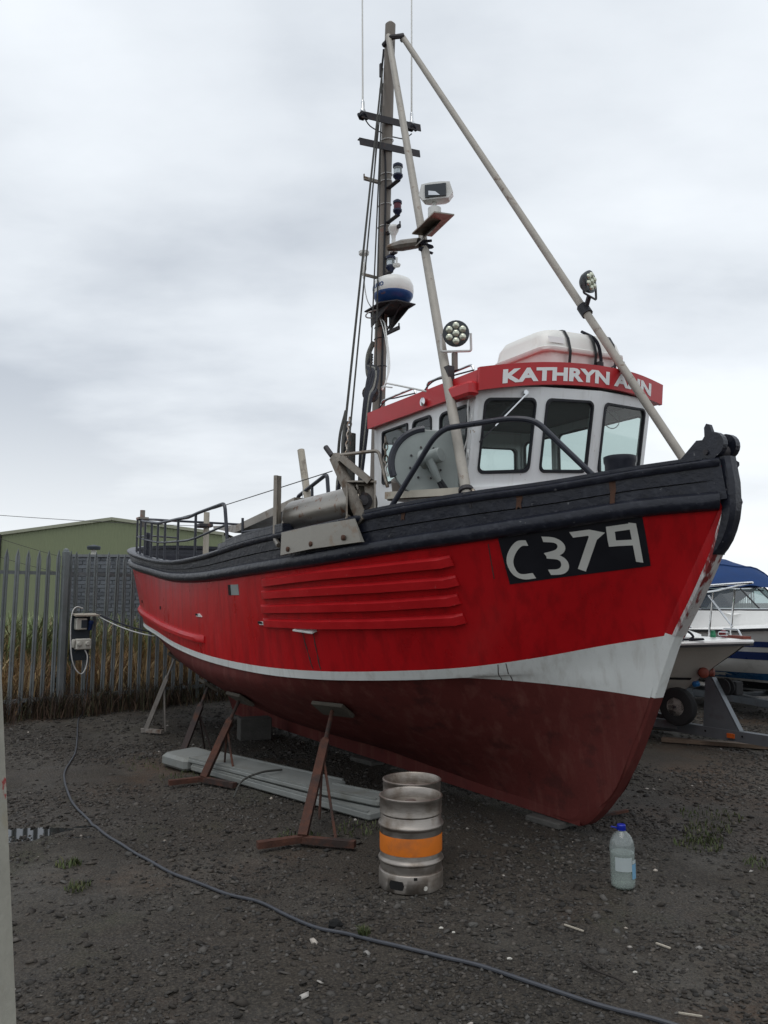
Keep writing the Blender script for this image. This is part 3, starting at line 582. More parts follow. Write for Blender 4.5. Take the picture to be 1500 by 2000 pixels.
# keel and stem
kb = MB(); G = []
for i in range(0, NU, 3):
    p = lines[0][i]; zb = .055 if p[0] > 1.75 else .055 + (1.75 - p[0]) * 1.1
    G.append([(p[0], -.065, p[2] + .05), (p[0], -.065, min(zb, p[2])), (p[0], .065, min(zb, p[2])), (p[0], .065, p[2] + .05)])
kb.grid(G); kb.build('keel', 'antifoul', boat)
STEM = [(10.02, 2.55), (10.0, 2.3), (9.945, 2.15), (9.885, 2.0), (9.74, 1.74), (9.575, 1.475), (9.47, 1.25), (9.385, 1.05), (9.255, .77), (9.125, .53), (8.945, .28), (8.80, .13), (8.68, .055), (8.5, .05)]
ST = cr(STEM, 66)
def stem_seg(name, material, zhi, zlo, wf=.045):
    b = MB(); G = []
    P = [p for p in ST if zlo - 1e-6 <= p[1] <= zhi + 1e-6]
    for p in P:
        G.append([(p[0] - .10, -.07, p[1] + .03), (p[0] - .035, -.062, p[1] + .01), (p[0], -wf, p[1]), (p[0], wf, p[1]), (p[0] - .035, .062, p[1] + .01), (p[0] - .10, .07, p[1] + .03)])
    b.grid(G); b.f += [tuple(range(5, -1, -1)), tuple(range((len(P) - 1) * 6, len(P) * 6))]
    return b.build(name, material, boat, True, 25)
zs = [p[1] for p in ST]; zc_ = min(zs, key=lambda z: abs(z - 1.475)); zw_ = min(zs, key=lambda z: abs(z - 1.05))
stem_seg('stem_timber', 'hull_red', 2.6, zc_); stem_seg('stem_boot', 'boot_white', zc_, zw_); stem_seg('stem_foot', 'antifoul', zw_, 0)
g = MB(); G = []
for p in ST:
    if zc_ - .001 <= p[1] <= 2.40: G.append([(p[0] - .02, -.058, p[1]), (p[0] + .006, -.054, p[1]), (p[0] + .010, 0, p[1]), (p[0] + .006, .054, p[1]), (p[0] - .02, .058, p[1])])
g.grid(G); g.build('stem_face', 'stem_band', boat, True, 50)
g = MB(); G = []
for x, z, d in ((10.03, 2.62, .2), (10.055, 2.45, .15), (10.055, 2.3, .075), (10.04, 2.22, .075), (10.015, 2.15, .07), (9.985, 2.09, .06), (9.945, 2.035, .04), (9.91, 2.0, .015)):
    G.append([(x - d, -.062, z), (x - .02, -.06, z), (x, -.03, z), (x, .03, z), (x - .02, .06, z), (x - d, .062, z)])
g.grid(G); g.f += [(0, 1, 2, 3, 4, 5), tuple(range(47, 41, -1))]; g.build('stem_guard', 'black_paint', boat, True, 30)
for sgn in (-1, 1):   # breast hooks joining the planks to the stem
    MB().bar((9.80, sgn * .19, 2.44), (10.0, sgn * .062, 2.47), .03, .25).build('breast_hook', 'black_paint', boat)
# bow roller cheeks
for y0 in (-.085, .045):
    c = (9.945, y0, 2.70); pl = [(9.60, y0, 2.56), (9.66, y0, 2.605), (9.83, y0, 2.745)] + arc(c, .082, R(150), R(-75), 14, (1, 0, 0), (0, 0, 1)) + [Vector((9.93, y0, 2.56))]
    MB().prism(pl, (0, .045, 0)).build('bow_roller_cheek', 'black_paint', boat)
    MB().lathe([(.018, 0), (.018, .012)], (9.90, y0 - .001, 2.655), (0, -1, 0), 8).build('bolt', 'iron_dark', boat)
MB().lathe([(.045, 0), (.03, .04), (.045, .08)], (9.945, -.04, 2.66), (0, 1, 0), 16).build('bow_roller', 'iron_dark', boat, True)
MB().prism([(9.845, -.02, 2.72), (9.845, -.02, 2.835), (9.862, -.02, 2.86), (9.885, -.02, 2.85), (9.91, -.02, 2.77), (9.91, -.02, 2.72)], (0, .03, 0)).build('roller_pin', 'black_paint', boat)
b = MB(); b.lathe([(.118, 1.95), (.112, 2.70), (.119, 2.715), (.121, 2.755), (.110, 2.76), (.10, 2.735), (0, 2.735)], (9.12, .0, 0), n=20); b.build('samson_post', 'black_tube', boat, True)

# red doubling battens on the topsides
def hull_strip(name, material, top, h, out, bev=.012, n=26):
    P = np.array(top); b = MB(); G = []
    for i in range(n):
        f = i / (n - 1); x = np.interp(f, np.linspace(0, 1, len(P)), P[:, 0]); z = np.interp(f, np.linspace(0, 1, len(P)), P[:, 1])
        o = out * min(1, f / .012 + .25, (1 - f) / .012 + .25)
        G.append([sbp(x, z, -.03), sbp(x, z, o * .55), sbp(x, z - bev, o), sbp(x, z - h + bev * .3, o), sbp(x, z - h, o * .9), sbp(x, z - h, -.03)])
    b.grid(G); b.f += [tuple(range(6)), tuple(range(n * 6 - 1, (n - 1) * 6 - 1, -1))]
    return b.build(name, material, boat, True, 28)
for tp in ([(6.47, 1.905), (7.2, 1.945), (7.9, 1.985), (8.53, 2.03)], [(6.43, 1.80), (7.2, 1.825), (7.9, 1.855), (8.51, 1.89)], [(6.39, 1.675), (7.2, 1.695), (7.9, 1.72), (8.47, 1.76)], [(6.40, 1.555), (7.2, 1.56), (7.9, 1.585), (8.45, 1.62)]):
    hull_strip('hull_batten', 'batten_red', tp, .072, .052)
hull_strip('quarter_belting', 'batten_red', [(1.35, 1.66), (1.9, 1.58), (2.5, 1.51), (3.1, 1.45), (3.7, 1.41), (4.3, 1.37), (4.92, 1.345)], .075, .05, .03)
# freeing port, scupper and outlets (plates let into the side)
def hull_quad(name, material, pts, off=.006, parent=None):
    b = MB(); P = [sbp(x, z, off) for x, z in pts]; Q = [sbp(x, z, -.03) for x, z in pts]; n = len(pts)
    b.add(P + Q, [tuple(range(n))] + [(i, n + i, n + (i + 1) % n, (i + 1) % n) for i in range(n)]); return b.build(name, material, parent or boat)
fp = hull_quad('freeing_port', 'hauler_grey', [(5.69, 1.865), (5.94, 1.865), (5.94, 1.765), (5.69, 1.765)], .004); hull_quad('port_shadow_gap', 'hole_black', [(5.69, 1.865), (5.75, 1.865), (5.75, 1.765), (5.69, 1.765)], .007, fp)
for x, z in ((6.30, 1.525), (4.68, 1.575)):
    o = hull_quad('scupper', 'boot_white', [(x, z), (x + .12, z), (x + .20, z - .035), (x + .02, z - .03)], .012); hull_quad('scupper_hole', 'hole_black', [(x, z), (x + .07, z), (x + .09, z - .02), (x + .01, z - .02)], .016, o)
for x, z in ((1.75, 1.725), (2.95, 1.645)): hull_quad('outlet', 'hole_black', [(x, z), (x + .07, z), (x + .07, z - .04), (x, z - .04)], .004)
lip = MB(); lip.add([sbp(6.93, 1.49, .0), sbp(7.17, 1.475, .0), sbp(7.17, 1.465, .06), sbp(6.93, 1.48, .06), sbp(6.93, 1.47, 0), sbp(7.17, 1.455, 0), sbp(7.17, 1.455, .06), sbp(6.93, 1.47, .06)], [(0, 1, 2, 3), (7, 6, 5, 4), (3, 2, 6, 7), (0, 3, 7, 4), (1, 5, 6, 2)]); lip.build('outlet_lip', 'boot_white', boat)
for x0, x1, zz in ((6.98, 7.0, 1.45), (7.12, 7.09, 1.45)):
    st = MB(); xs = np.linspace(x0, x1, 8); G = [[sbp(x - .006 + .004 * math.sin(i * 2), z, .0025), sbp(x + .006 + .004 * math.sin(i * 3), z, .0025)] for i, (x, z) in enumerate(zip(xs, np.linspace(zz, 1.14, 8)))]
    st.grid(G); st.build('rust_run', 'stand_dark', boat)

for x0, x1, za, zb in ((8.515, 8.465, 1.245, 1.125), (8.565, 8.53, 1.255, 1.12), (8.80, 8.74, 2.10, 1.86)):
    st = MB(); st.grid([[sbp(x - .0028, z, .002), sbp(x + .0028, z, .002)] for x, z in zip(np.linspace(x0, x1, 8), np.linspace(za, zb, 8))]); st.build('paint_crack', 'stand_dark', boat)
for x, t_, w2, h2 in ((9.02, .8, .05, .13), (9.50, .62, .045, .22), (8.25, .85, .04, .08)):
    C_ = lineR * (1 - t_) + lineT * t_; y = float(np.interp(x, C_[8:, 0], C_[8:, 1])); z = float(np.interp(x, C_[8:, 0], C_[8:, 2]))
    st = MB(); sl_ = float(np.interp(x + .05, C_[8:, 0], C_[8:, 1])) - y; d_ = Vector((.05, -sl_, 0)).normalized(); n_ = Vector((d_.y, -d_.x, 0)); o_ = Vector((x, -y, z)) + n_ * .0245
    pts_ = [o_ + d_ * (w2 * a) + Vector((0, 0, h2 * b_)) for a, b_ in ((-.5, .5), (.4, .55), (.55, .1), (.3, -.2), (.35, -.5), (-.1, -.35), (-.45, -.55), (-.3, 0))]
    st.add(pts_, [tuple(range(8))]); st.build('rust_stain', 'rust_bolt', boat)
# registration number
TL, TR, BR_, BL = (8.872, 2.140), (9.627, 2.252), (9.557, 1.937), (8.816, 1.822)
b = MB(); G = []
for i in range(17):
    f = i / 16; G.append([sbp(*((np.array(TL) * (1 - f) + np.array(TR) * f) * (1 - g_) + (np.array(BL) * (1 - f) + np.array(BR_) * f) * g_), .004) for g_ in np.linspace(0, 1, 9)])
b.grid(G); nb = b.build('number_board', 'number_black', boat, True, 60)
def stroke(parts, name):
    b = MB()
    for pts, wd, sm in parts:
        P = np.array(pts, float); P = cr(P, 6 * (len(P) - 1) + 1) if sm else np.vstack([np.linspace(P[i], P[i + 1], 7)[:-1] for i in range(len(P) - 1)] + [P[-1:]])
        L_, R_ = [], []; n = len(P)
        for i in range(n):
            d = P[min(n - 1, i + 1)] - P[max(0, i - 1)]; d /= np.linalg.norm(d); q = np.array([-d[1], d[0]]); k = 1.0
            if 0 < i < n - 1:
                d0 = P[i] - P[i - 1]; d1 = P[i + 1] - P[i]; c = np.dot(d0, d1) / (np.linalg.norm(d0) * np.linalg.norm(d1)); k = 1 / max(.35, math.sqrt(max(.01, (1 + c) / 2)))
            L_.append(P[i] + q * wd / 2 * k); R_.append(P[i] - q * wd / 2 * k)
        b.grid([[sbp(*p, .0072) for p in L_], [sbp(*p, .0072) for p in R_]])
    return b.build(name, 'number_white', nb)
W_ = .036
stroke([([(9.02, 2.10), (8.981, 2.098), (8.942, 2.07), (8.90, 2.02), (8.876, 1.97), (8.872, 1.92), (8.885, 1.888), (8.916, 1.875), (8.975, 1.882)], W_, True)], 'digit')
stroke([([(9.11, 2.122), (9.163, 2.115), (9.187, 2.093), (9.184, 2.062), (9.155, 2.034), (9.087, 2.013)], W_, True), ([(9.087, 2.013), (9.142, 2.003), (9.162, 1.975), (9.152, 1.935), (9.119, 1.908), (9.062, 1.903)], W_, True)], 'digit')
stroke([([(9.264, 2.145), (9.383, 2.162), (9.226, 1.915)], W_, False)], 'digit')
stroke([([(9.564, 2.193), (9.457, 2.176), (9.432, 2.086), (9.538, 2.090)], W_, False), ([(9.568, 2.212), (9.514, 1.963)], W_ * .9, False)], 'digit')

# ------------------------------------------------------------------ wheelhouse
TILT = .065
def wz(x, y, z): return Vector((x, y, z + TILT * y))
def fx(x, z): return x + .19 * (z - 2.62) if z > 2.62 else x + .0 * z
PA, PB, PC, PD, PE, PF = (8.37, -.84), (8.54, -.335), (8.60, .235), (8.50, .96), (7.0, .95), (6.98, -.81)
wh = MB()
def P3(p, z, rake=True): return wz(fx(p[0], z) if rake else p[0], p[1], z)
ZB, ZS, ZT = 1.85, 2.62, 3.36
wins = []
def panel(p, q, rp, rq, hole, thick=.035, rad=.05):
    """wall panel from p to q between ZS and ZT with a rounded window opening hole=(u0,u1,z0,z1)"""
    def S(u, z):
        a, c = P3(p, z, rp), P3(q, z, rq); return a.lerp(c, u)
    L_ = (P3(q, ZS, rq) - P3(p, ZS, rp)).length
    u0, u1, z0, z1 = hole; ru = rad / L_
    loop, outer = [], []
    for (cu, cz, a0, ou, oz) in ((u1 - ru, z1 - rad, 0, 1, ZT), (u0 + ru, z1 - rad, 90, 0, ZT), (u0 + ru, z0 + rad, 180, 0, ZS), (u1 - ru, z0 + rad, 270, 1, ZS)):
        for k in range(5):
            t = R(a0 + 22.5 * k); loop.append((cu + ru * math.cos(t), cz + rad * math.sin(t)))
            fu, fz = math.cos(t), math.sin(t); m_ = max(abs(fu), abs(fz))
            outer.append((cu + (ou - cu) * abs(fu) / m_, cz + (oz - cz) * abs(fz) / m_))
    c0 = S(.5, 3.0); e1 = S(1, 3.0) - S(0, 3.0); e2 = S(.5, 3.2) - S(.5, 2.8); nn = e1.cross(e2).normalized()
    ctr = Vector((7.8, 0, 3)); nn = nn if nn.dot(c0 - ctr) > 0 else -nn
    n = len(loop); A = [S(*o) for o in outer]; Bq = [S(*o) for o in loop]; A2 = [v - nn * thick for v in A]; B2 = [v - nn * thick for v in Bq]
    fs = []
    for i in range(n):
        j = (i + 1) % n
        fs += [(i, j, n + j, n + i), (n + i, n + j, 3 * n + j, 3 * n + i), (2 * n + j, 2 * n + i, 3 * n + i, 3 * n + j)]
    wh.add(A + Bq + A2 + B2, fs); wins.append((Bq, nn))
z0, z1 = 2.715, 3.275
panel(PA, PB, True, True, (.14, .93, z0, z1)); panel(PB, PC, True, True, (.09, .90, z0, z1)); panel(PC, PD, True, True, (.10, .90, z0, z1))
def sp(x, s): f = (x - 6.98) / (8.37 - 6.98); return (x, s * (.81 + .03 * f))
S1, S2 = sp(7.58, -1), sp(7.96, -1)
panel(PF, S1, False, False, (.25, .96, 2.79, 3.27), rad=.025); panel(S1, S2, False, False, (.14, .88, 2.79, 3.27)); panel(S2, PA, False, True, (.14, .88, 2.75, 3.25))
Q1, Q2 = (7.50, .953), (8.0, .956)
panel(PD, Q2, True, False, (.08, .93, 2.70, 3.25)); panel(Q2, Q1, False, False, (.06, .94, 2.70, 3.26)); panel(Q1, PE, False, False, (.06, .9, 2.70, 3.26))
panel(PE, (7.0, 0), False, False, (.08, .93, 2.66, 3.2)); panel((7.0, 0), PF, False, False, (.07, .92, 2.66, 3.2))
# lower walls
ring = [PA, PB, PC, PD, PE, PF]
for i in range(6):
    p, q = ring[i], ring[(i + 1) % 6]; wh.add([P3(p, ZB), P3(q, ZB), P3(q, ZS), P3(p, ZS)], [(0, 1, 2, 3)])
wheelhouse = wh.build('wheelhouse', 'cabin_white', boat, True, 20)
for i, (p, q) in enumerate(((PA, PB), (PB, PC), (PC, PD))):   # moulding under the front windows
    a, c = P3(p, 2.60), P3(q, 2.60); MB().bar(a + Vector((.012, 0, 0)), c + Vector((.012, 0, 0)), .03, .03).build('sill_moulding', 'cabin_white', wheelhouse)
    a, c = P3(p, 2.47), P3(q, 2.47); MB().bar(a + Vector((.008, 0, 0)), c + Vector((.008, 0, 0)), .02, .012).build('lower_moulding', 'cabin_white', wheelhouse)
for Bq, nn in wins:
    n = len(Bq); c = sum(Bq, Vector()) / n; gk = MB(); inn = [p + (c - p).normalized() * .026 for p in Bq]; outr = [p - (c - p).normalized() * .006 for p in Bq]
    V = [p + nn * .003 for p in outr] + [p + nn * .014 for p in Bq] + [p + nn * .014 for p in [a.lerp(b_2, .7) for a, b_2 in zip(Bq, inn)]] + [p - nn * .01 for p in inn]
    gk.add(V, [(r * n + i, r * n + (i + 1) % n, (r + 1) * n + (i + 1) % n, (r + 1) * n + i) for r in range(3) for i in range(n)]); gk.build('window_gasket', 'rubber', wheelhouse, True, 50)
    MB().add([p - nn * .004 for p in inn], [tuple(range(n))]).build('window_pane', 'cabin_glass', wheelhouse)
# inside: sole, lining, dash and helm so the windows look into a cabin
ins = MB(); ins.add([wz(x, y, 2.0) for x, y in ((7.04, -.83), (8.4, -.83), (8.6, 0), (8.4, .83), (7.04, .83))], [(0, 1, 2, 3, 4)]); ins.build('cabin_sole', 'cabin_inside', wheelhouse)
MB().box((8.28, .1, 2.50), (.34, 1.2, .2), (0, R(-8), 0), .03).build('dashboard', 'dark_inside', wheelhouse)
MB().box((8.25, .0, 2.66), (.16, .3, .14), (0, R(-15), 0), .02).build('plotter', 'dark_inside', wheelhouse)
MB().box((8.32, .50, 2.68), (.2, .34, .12), (.1, R(-12), .2), .03).build('coat_bundle', 'pad_wood', wheelhouse)
MB().box((7.9, .1, 2.42), (.4, .42, .5), bev=.05).build('helm_seat', 'dark_inside', wheelhouse)
MB().box((8.1, -.1, 3.33), (.3, .5, .08), bev=.02).build('overhead_console', 'dark_inside', wheelhouse)
MB().tube(arc((8.5, .62, 3.24), .08, 0, 6.0, 20, (.2, 1, 0), (0, 0, 1)) + [Vector((8.45, .6, 3.34))], .004, 5).build('coiled_flex', 'rubber', wheelhouse)
MB().add([wz(fx(x, 3.33), y, 3.335) for x, y in ((7.02, -.79), (8.33, -.8), (8.50, -.31), (8.56, .22), (8.44, .92), (7.02, .93))], [(5, 4, 3, 2, 1, 0)]).build('cabin_ceiling', 'dark_inside', wheelhouse)
# roof and fascia
RF = [(8.575, -.885), (8.635, -.65), (8.69, -.38), (8.72, -.05), (8.73, .3), (8.715, .66), (8.64, 1.09)]
RB = [(6.98, 1.09), (6.98, -.885)]
def rzb(y): return 3.395 + .085 * y - .072 * y * y
roofpoly = RF + RB
top_ = [Vector((x, y, rzb(y) + .15)) for x, y in roofpoly]; bot_ = [Vector((x, y, rzb(y))) for x, y in roofpoly]
inner = [Vector((7.8 + (p.x - 7.8) * .93, p.y * .92, p.z)) for p in bot_]
n = len(roofpoly)
b = MB(); b.add([p + Vector((0, 0, 0)) for p in top_] + bot_ + [p + Vector((0, 0, .012)) for p in inner], [(i, n + i, n + (i + 1) % n, (i + 1) % n) for i in range(n)] + [(n + i, 2 * n + i, 2 * n + (i + 1) % n, n + (i + 1) % n) for i in range(n)])
fascia = b.build('roof_fascia', 'fascia_red', wheelhouse, True, 20)
MB().add([p - Vector((0, 0, .006)) for p in top_], [tuple(range(n))]).build('roof_top', 'fascia_red', wheelhouse)
MB().add([p + Vector((0, 0, .016)) for p in inner], [tuple(range(n - 1, -1, -1))]).build('roof_lining', 'cabin_white', wheelhouse)
# front name board, a little taller than the side fascia, standing proud of it
bd = MB(); G = []
RFs = cr([(x, y, 0) for x, y in RF], 41)
for p in RFs: G.append([Vector((p[0] + .012, p[1], rzb(p[1]) - .008)), Vector((p[0] + .030, p[1], rzb(p[1]) + .165)), Vector((p[0] - .0, p[1], rzb(p[1]) + .165)), Vector((p[0] - .02, p[1], rzb(p[1]) - .008))])
bd.grid(G, closed=True); bd.f += [(3, 2, 1, 0), tuple(range(160, 164))]; bd.build('name_board', 'fascia_red', wheelhouse, True, 30)
vs, fs = text_mesh('KATHRYN ANN', .135, .0062)
xs = [v[0] for v in vs]; mid = (min(xs) + max(xs)) / 2; span_ = max(xs) - min(xs)
seg = np.r_[0, np.cumsum(np.hypot(np.diff(RFs[:, 0]), np.diff(RFs[:, 1])))]; LEN = seg[-1]
s0_, s1_ = .095 * LEN, .90 * LEN
NV = []
for v in vs:
    s_ = s0_ + (s1_ - s0_) * (v[0] - min(xs)) / span_; x = np.interp(s_, seg, RFs[:, 0]); y = np.interp(s_, seg, RFs[:, 1]); hh = .026 + v[1] * 1.0
    NV.append((x + .012 + .018 * (hh + .008) / .173 + .0035, y, rzb(y) + hh))
MB().add(NV, fs).build('name_lettering', 'letter_white', wheelhouse)
# side light box, handles, hand rails, wiper
MB().box((8.42, -.91, 3.275), (.30, .10, .11), (0, 0, .05), .02).build('sidelight_box', 'fascia_red', wheelhouse)
MB().lathe([(.0, .0), (.03, .01), (.036, .03), (.0, .04)], (7.9, -.885, rzb(-.885) + .05), (0, -1, 0), 14).build('vent_scoop', 'chrome', wheelhouse, True)
for xa, xb in ((7.15, 7.72), (7.86, 8.5)):
    MB().tube(fillet([(xa, -.85, rzb(-.85) + .14), (xa + .03, -.85, rzb(-.85) + .215), (xb - .03, -.85, rzb(-.85) + .215), (xb, -.85, rzb(-.85) + .14)], .03), .010, 8).build('roof_rail', 'chrome', wheelhouse, True)
    MB().tube(soft([(xa - .1, -.87, rzb(-.87) + .1), (xa + .1, -.86, rzb(-.86) + .20), ((xa + xb) / 2, -.86, rzb(-.86) + .19), (xb, -.86, rzb(-.86) + .165)], 6), .006, 6).build('roof_cable', 'rubber', wheelhouse, True)
w1 = P3(PA, 3.30).lerp(P3(PB, 3.30), .74) + Vector((.035, -.01, 0)); w2 = P3(PA, 2.98).lerp(P3(PB, 2.98), .16) + Vector((.04, -.01, 0))
wp = MB(); wp.bar(w1, w1.lerp(w2, .75), .016, .01); wp.build('wiper_arm', 'chrome', wheelhouse)
wq = MB(); wq.bar(w1.lerp(w2, .52), w1.lerp(w2, 1.12), .012, .01); wq.build('wiper_blade', 'rubber', wheelhouse); MB().lathe([(.02, 0), (.02, .03)], w1 - Vector((.03, 0, -.01)), (1, -.2, 0), 10).build('wiper_motor', 'chrome', wheelhouse)
for zz, yy in ((3.12, .0), (2.86, .0), (2.62, .0)):   # cable hooks at the corner
    c = P3(PA, zz) + Vector((0, -.02, 0)); MB().tube(arc(c, .035, -2.6, 1.2, 9, (.6, -.4, 0), (0, 0, 1)), .006, 6).build('hook', 'cable_white', wheelhouse, True)
MB().tube(soft([P3(PA, 3.28) + Vector((-.05, -.03, 0)), P3(PA, 3.2) + Vector((-.02, -.05, 0)), P3(PA, 3.0) + Vector((-.01, -.03, 0)), P3(PA, 2.8) + Vector((-.03, -.05, 0)), P3(PA, 2.5) + Vector((0, -.03, 0))], 6), .006, 6).build('corner_cable', 'cable_white', wheelhouse, True)
MB().box(P3(PB, 2.545) + Vector((.03, -.05, 0)), (.02, .14, .02), (0, 0, -.2)).build('cleat', 'cabin_white', wheelhouse)
MB().box(P3(PA, 2.40).lerp(P3(PB, 2.40), .7) + Vector((.012, -.01, 0)), (.012, .2, .08), (0, 0, -.31)).build('vent_panel', 'cabin_white', wheelhouse)

# ------------------------------------------------------------------ mast, stays and what they carry
mx = lambda z: 5.74 + (z - 3.88) * (.25 / 4.42)
mast = MB().tube([(mx(1.7), 0, 1.7), (mx(4), 0, 4), (mx(6.5), 0, 6.5), (mx(8.28), 0, 8.28), (mx(8.31), 0, 8.31)], [.074, .072, .067, .060, .03], 16).build('mast', 'mast_brown', boat, True)
for z in (4.3, 4.62, 4.75, 4.98, 5.06, 5.9, 6.15, 6.42, 6.5, 6.9):
    MB().tube([(mx(z) + .074 * math.cos(t), .074 * math.sin(t), z + .012 * math.sin(t)) for t in [k * math.pi / 8 for k in range(16)]], .005, 5, closed=True).build('lashing', 'rubber' if z < 5.5 else 'cable_white', mast)
MB().tube(soft([(mx(8.0) - .05, -.05, 8.0), (mx(7.6) - .07, -.05, 7.6), (mx(6.5) + .06, -.04, 6.5), (mx(5.5) + .07, -.03, 5.5), (mx(4.6) + .075, -.02, 4.6), (mx(4.2) + .08, -.02, 4.2), (mx(3.6) + .07, -.03, 3.6)], 8), .012, 6).build('mast_cable', 'rubber', mast, True)
MB().tube([(mx(7.0) - .05, -.065, 7.55), (mx(5.2) - .06, -.07, 6.6)], .007, 6).build('mast_cable', 'rope_dark', mast, True)
for z, y0, y1 in ((7.10, -.39, .41), (6.79, -.40, .41)):
    m = MB(); m.box((mx(z) + .075, (y0 + y1) / 2, z), (.012, y1 - y0, .08), (.13, 0, 0)); m.box((mx(z) + .05, (y0 + y1) / 2, z + .038), (.05, y1 - y0, .008), (.13, 0, 0)); m.build('crossbar', 'iron_dark', mast)
for y, z0_, z1_, lx in ((-.355, 7.085, 9.6, -.03), (.30, 7.17, 9.9, .02)):
    c = mx(7.1) + .05; m = MB(); m.tube([(c, y, z0_ + .1), (c, y + lx * .6, z1_)], [.011, .007], 8); m.build('whip_aerial', 'plastic_white', mast, True)
    m = MB(); m.lathe([(.032, 0), (.032, .03), (.02, .05), (.02, .13), (.014, .15)], (c, y, z0_), n=12); m.build('aerial_base', 'chrome', mast, True)
    m = MB(); m.tube([(c + .03 * math.cos(t), y + .05 * math.sin(t), z0_ - .04 + .02 * math.cos(3 * t)) for t in np.linspace(0, 6.2, 12)], .018, 6); m.tube(soft([(c, y, 7.06), (c - .02, y * .7, 6.98), (c - .05, y * .2, 6.97)], 5), .007, 5); m.build('aerial_tape', 'rope_navy', mast, True)
def navlight(z, x, lens, h=.12, r=.05):
    m = MB(); m.box(((mx(z) + x) / 2, 0, z - h / 2 - .045), (x - mx(z) + .03, .05, .012)); br = m.build('light_bracket', 'iron_dark', mast)
    MB().lathe([(.02, -h / 2 - .05), (r * .7, -h / 2 - .02), (r, -h / 2), (r, -h / 2 + .02)], (x, 0, z), n=16).build('light_base', 'navy_plastic', mast, True)
    MB().lathe([(r * .82, -h / 2 + .02), (r * .86, 0), (r * .82, h / 2 - .02)], (x, 0, z), n=16, closed=False).build('light_lens', lens, mast, True)
    MB().lathe([(r, h / 2 - .02), (r, h / 2 + .005), (r * .5, h / 2 + .025), (0, h / 2 + .028)], (x, 0, z), n=16).build('light_cap', 'navy_plastic', mast, True)
navlight(6.43, 6.14, 'clear_lens', .13, .056); navlight(6.02, 6.13, 'red_lens', .11, .050); navlight(5.43, 5.99, 'clear_lens', .12, .055)
m = MB(); m.lathe([(.045, .0), (.05, .02), (.028, .06), (.022, .16), (.026, .20), (.055, .25), (.062, .285), (.05, .31), (0, .32)], (6.05, 0, 5.52), n=16); m.build('horn', 'plastic_white', mast, True)
MB().box((5.98, 0, 5.515), (.2, .05, .014)).build('horn_bracket', 'iron_dark', mast)
for z, dx, dy in ((5.80, .30, .02), (4.65, .34, .02), (6.40, -.02, -.27)):
    m = MB(); a = Vector((mx(z), 0, z)); c = Vector((mx(z) + dx, dy, z)); m.bar(a, c, .03, .035); m.bar(c, c + Vector((.0, 0, .05)), .012, .012); m.build('mast_step', 'iron_dark' if dx > 0 else 'steel_worn', mast)
m = MB(); m.lathe([(.012, 0), (.014, .05), (.030, .1), (.03, .16), (.012, .18), (.012, .25), (.055, .27), (.06, .30), (.03, .315), (0, .316)], (mx(5.3) + .0, -.245, 5.26), n=14); m.build('gps_aerial', 'plastic_white', mast, True)
MB().bar((mx(5.3), 0, 5.30), (mx(5.3), -.26, 5.30), .02, .03).build('gps_arm', 'steel_worn', mast)
MB().lathe([(.04, .0), (.045, .02), (.012, .03), (.012, .1)], (6.08, .02, 5.36), (0, 0, 1), 12).build('small_aerial', 'plastic_white', mast, True)
# radar
rx, rz_ = 6.07, 5.02
radar = MB().lathe([(.217, .0), (.225, .03), (.222, .10), (.198, .155), (.14, .187), (.06, .197), (0, .198)], (rx, -.02, rz_), n=36, closed=False).build('radar_dome', 'plastic_white', boat, True, 60)
MB().lathe([(0, -.12), (.10, -.12), (.14, -.11), (.20, -.045), (.219, -.012), (.217, .0)], (rx, -.02, rz_), n=36).build('radar_base', 'radar_blue', radar, True, 40)
MB().prism([(rx - .28, -.22, rz_ - .125), (rx + .05, -.22, rz_ - .125), (rx + .2, -.10, rz_ - .125), (rx + .2, .14, rz_ - .125), (rx - .28, .16, rz_ - .125)], (0, 0, -.012)).build('radar_plate', 'iron_dark', radar)
for y in (-.14, .1): MB().prism([(rx - .28, y, rz_ - .14), (rx + .16, y, rz_ - .14), (rx - .27, y, rz_ - .30)], (0, .012, 0)).build('radar_gusset', 'iron_dark', radar)
MB().tube([(rx + .12, .0, rz_ - .14), (mx(4.6) + .05, 0, 4.62)], .010, 6).build('radar_strut', 'iron_dark', radar)
vs, fs = text_mesh('FURUNO', .062, .003)
NV = []
for v in vs:
    # wrap round the dome so the last letters face the yard
    a = R(-92) + v[0] / .224; rr = .2265 - .03 * max(0, v[1]) ; NV.append((rx + rr * math.cos(a), -.02 + rr * math.sin(a), rz_ + .04 + v[1]))
MB().add(NV, fs).build('radar_lettering', 'radar_blue', radar)
MB().tube(soft([(rx - .1, -.1, rz_ - .13), (rx - .18, -.22, rz_ - .17), (rx - .26, -.2, rz_ - .20), (rx - .12, -.08, rz_ - .25), (6.3, -.25, 4.45), (6.75, -.5, 3.98), (7.0, -.7, 3.72), (7.35, -.9, 3.6), (7.7, -1.0, 3.48), (8.1, -1.02, 3.34)], 7), .008, 6).build('radar_cable', 'cable_white', radar, True)
MB().tube(soft([(mx(5.3), -.25, 5.28), (mx(5.1) + .02, -.2, 5.0), (rx - .15, -.1, 4.8), (6.32, -.27, 4.38), (6.72, -.5, 3.92), (6.98, -.72, 3.66), (7.3, -.92, 3.58), (7.5, -.95, 3.52)], 7), .006, 6).build('aerial_cable', 'cable_white', radar, True)
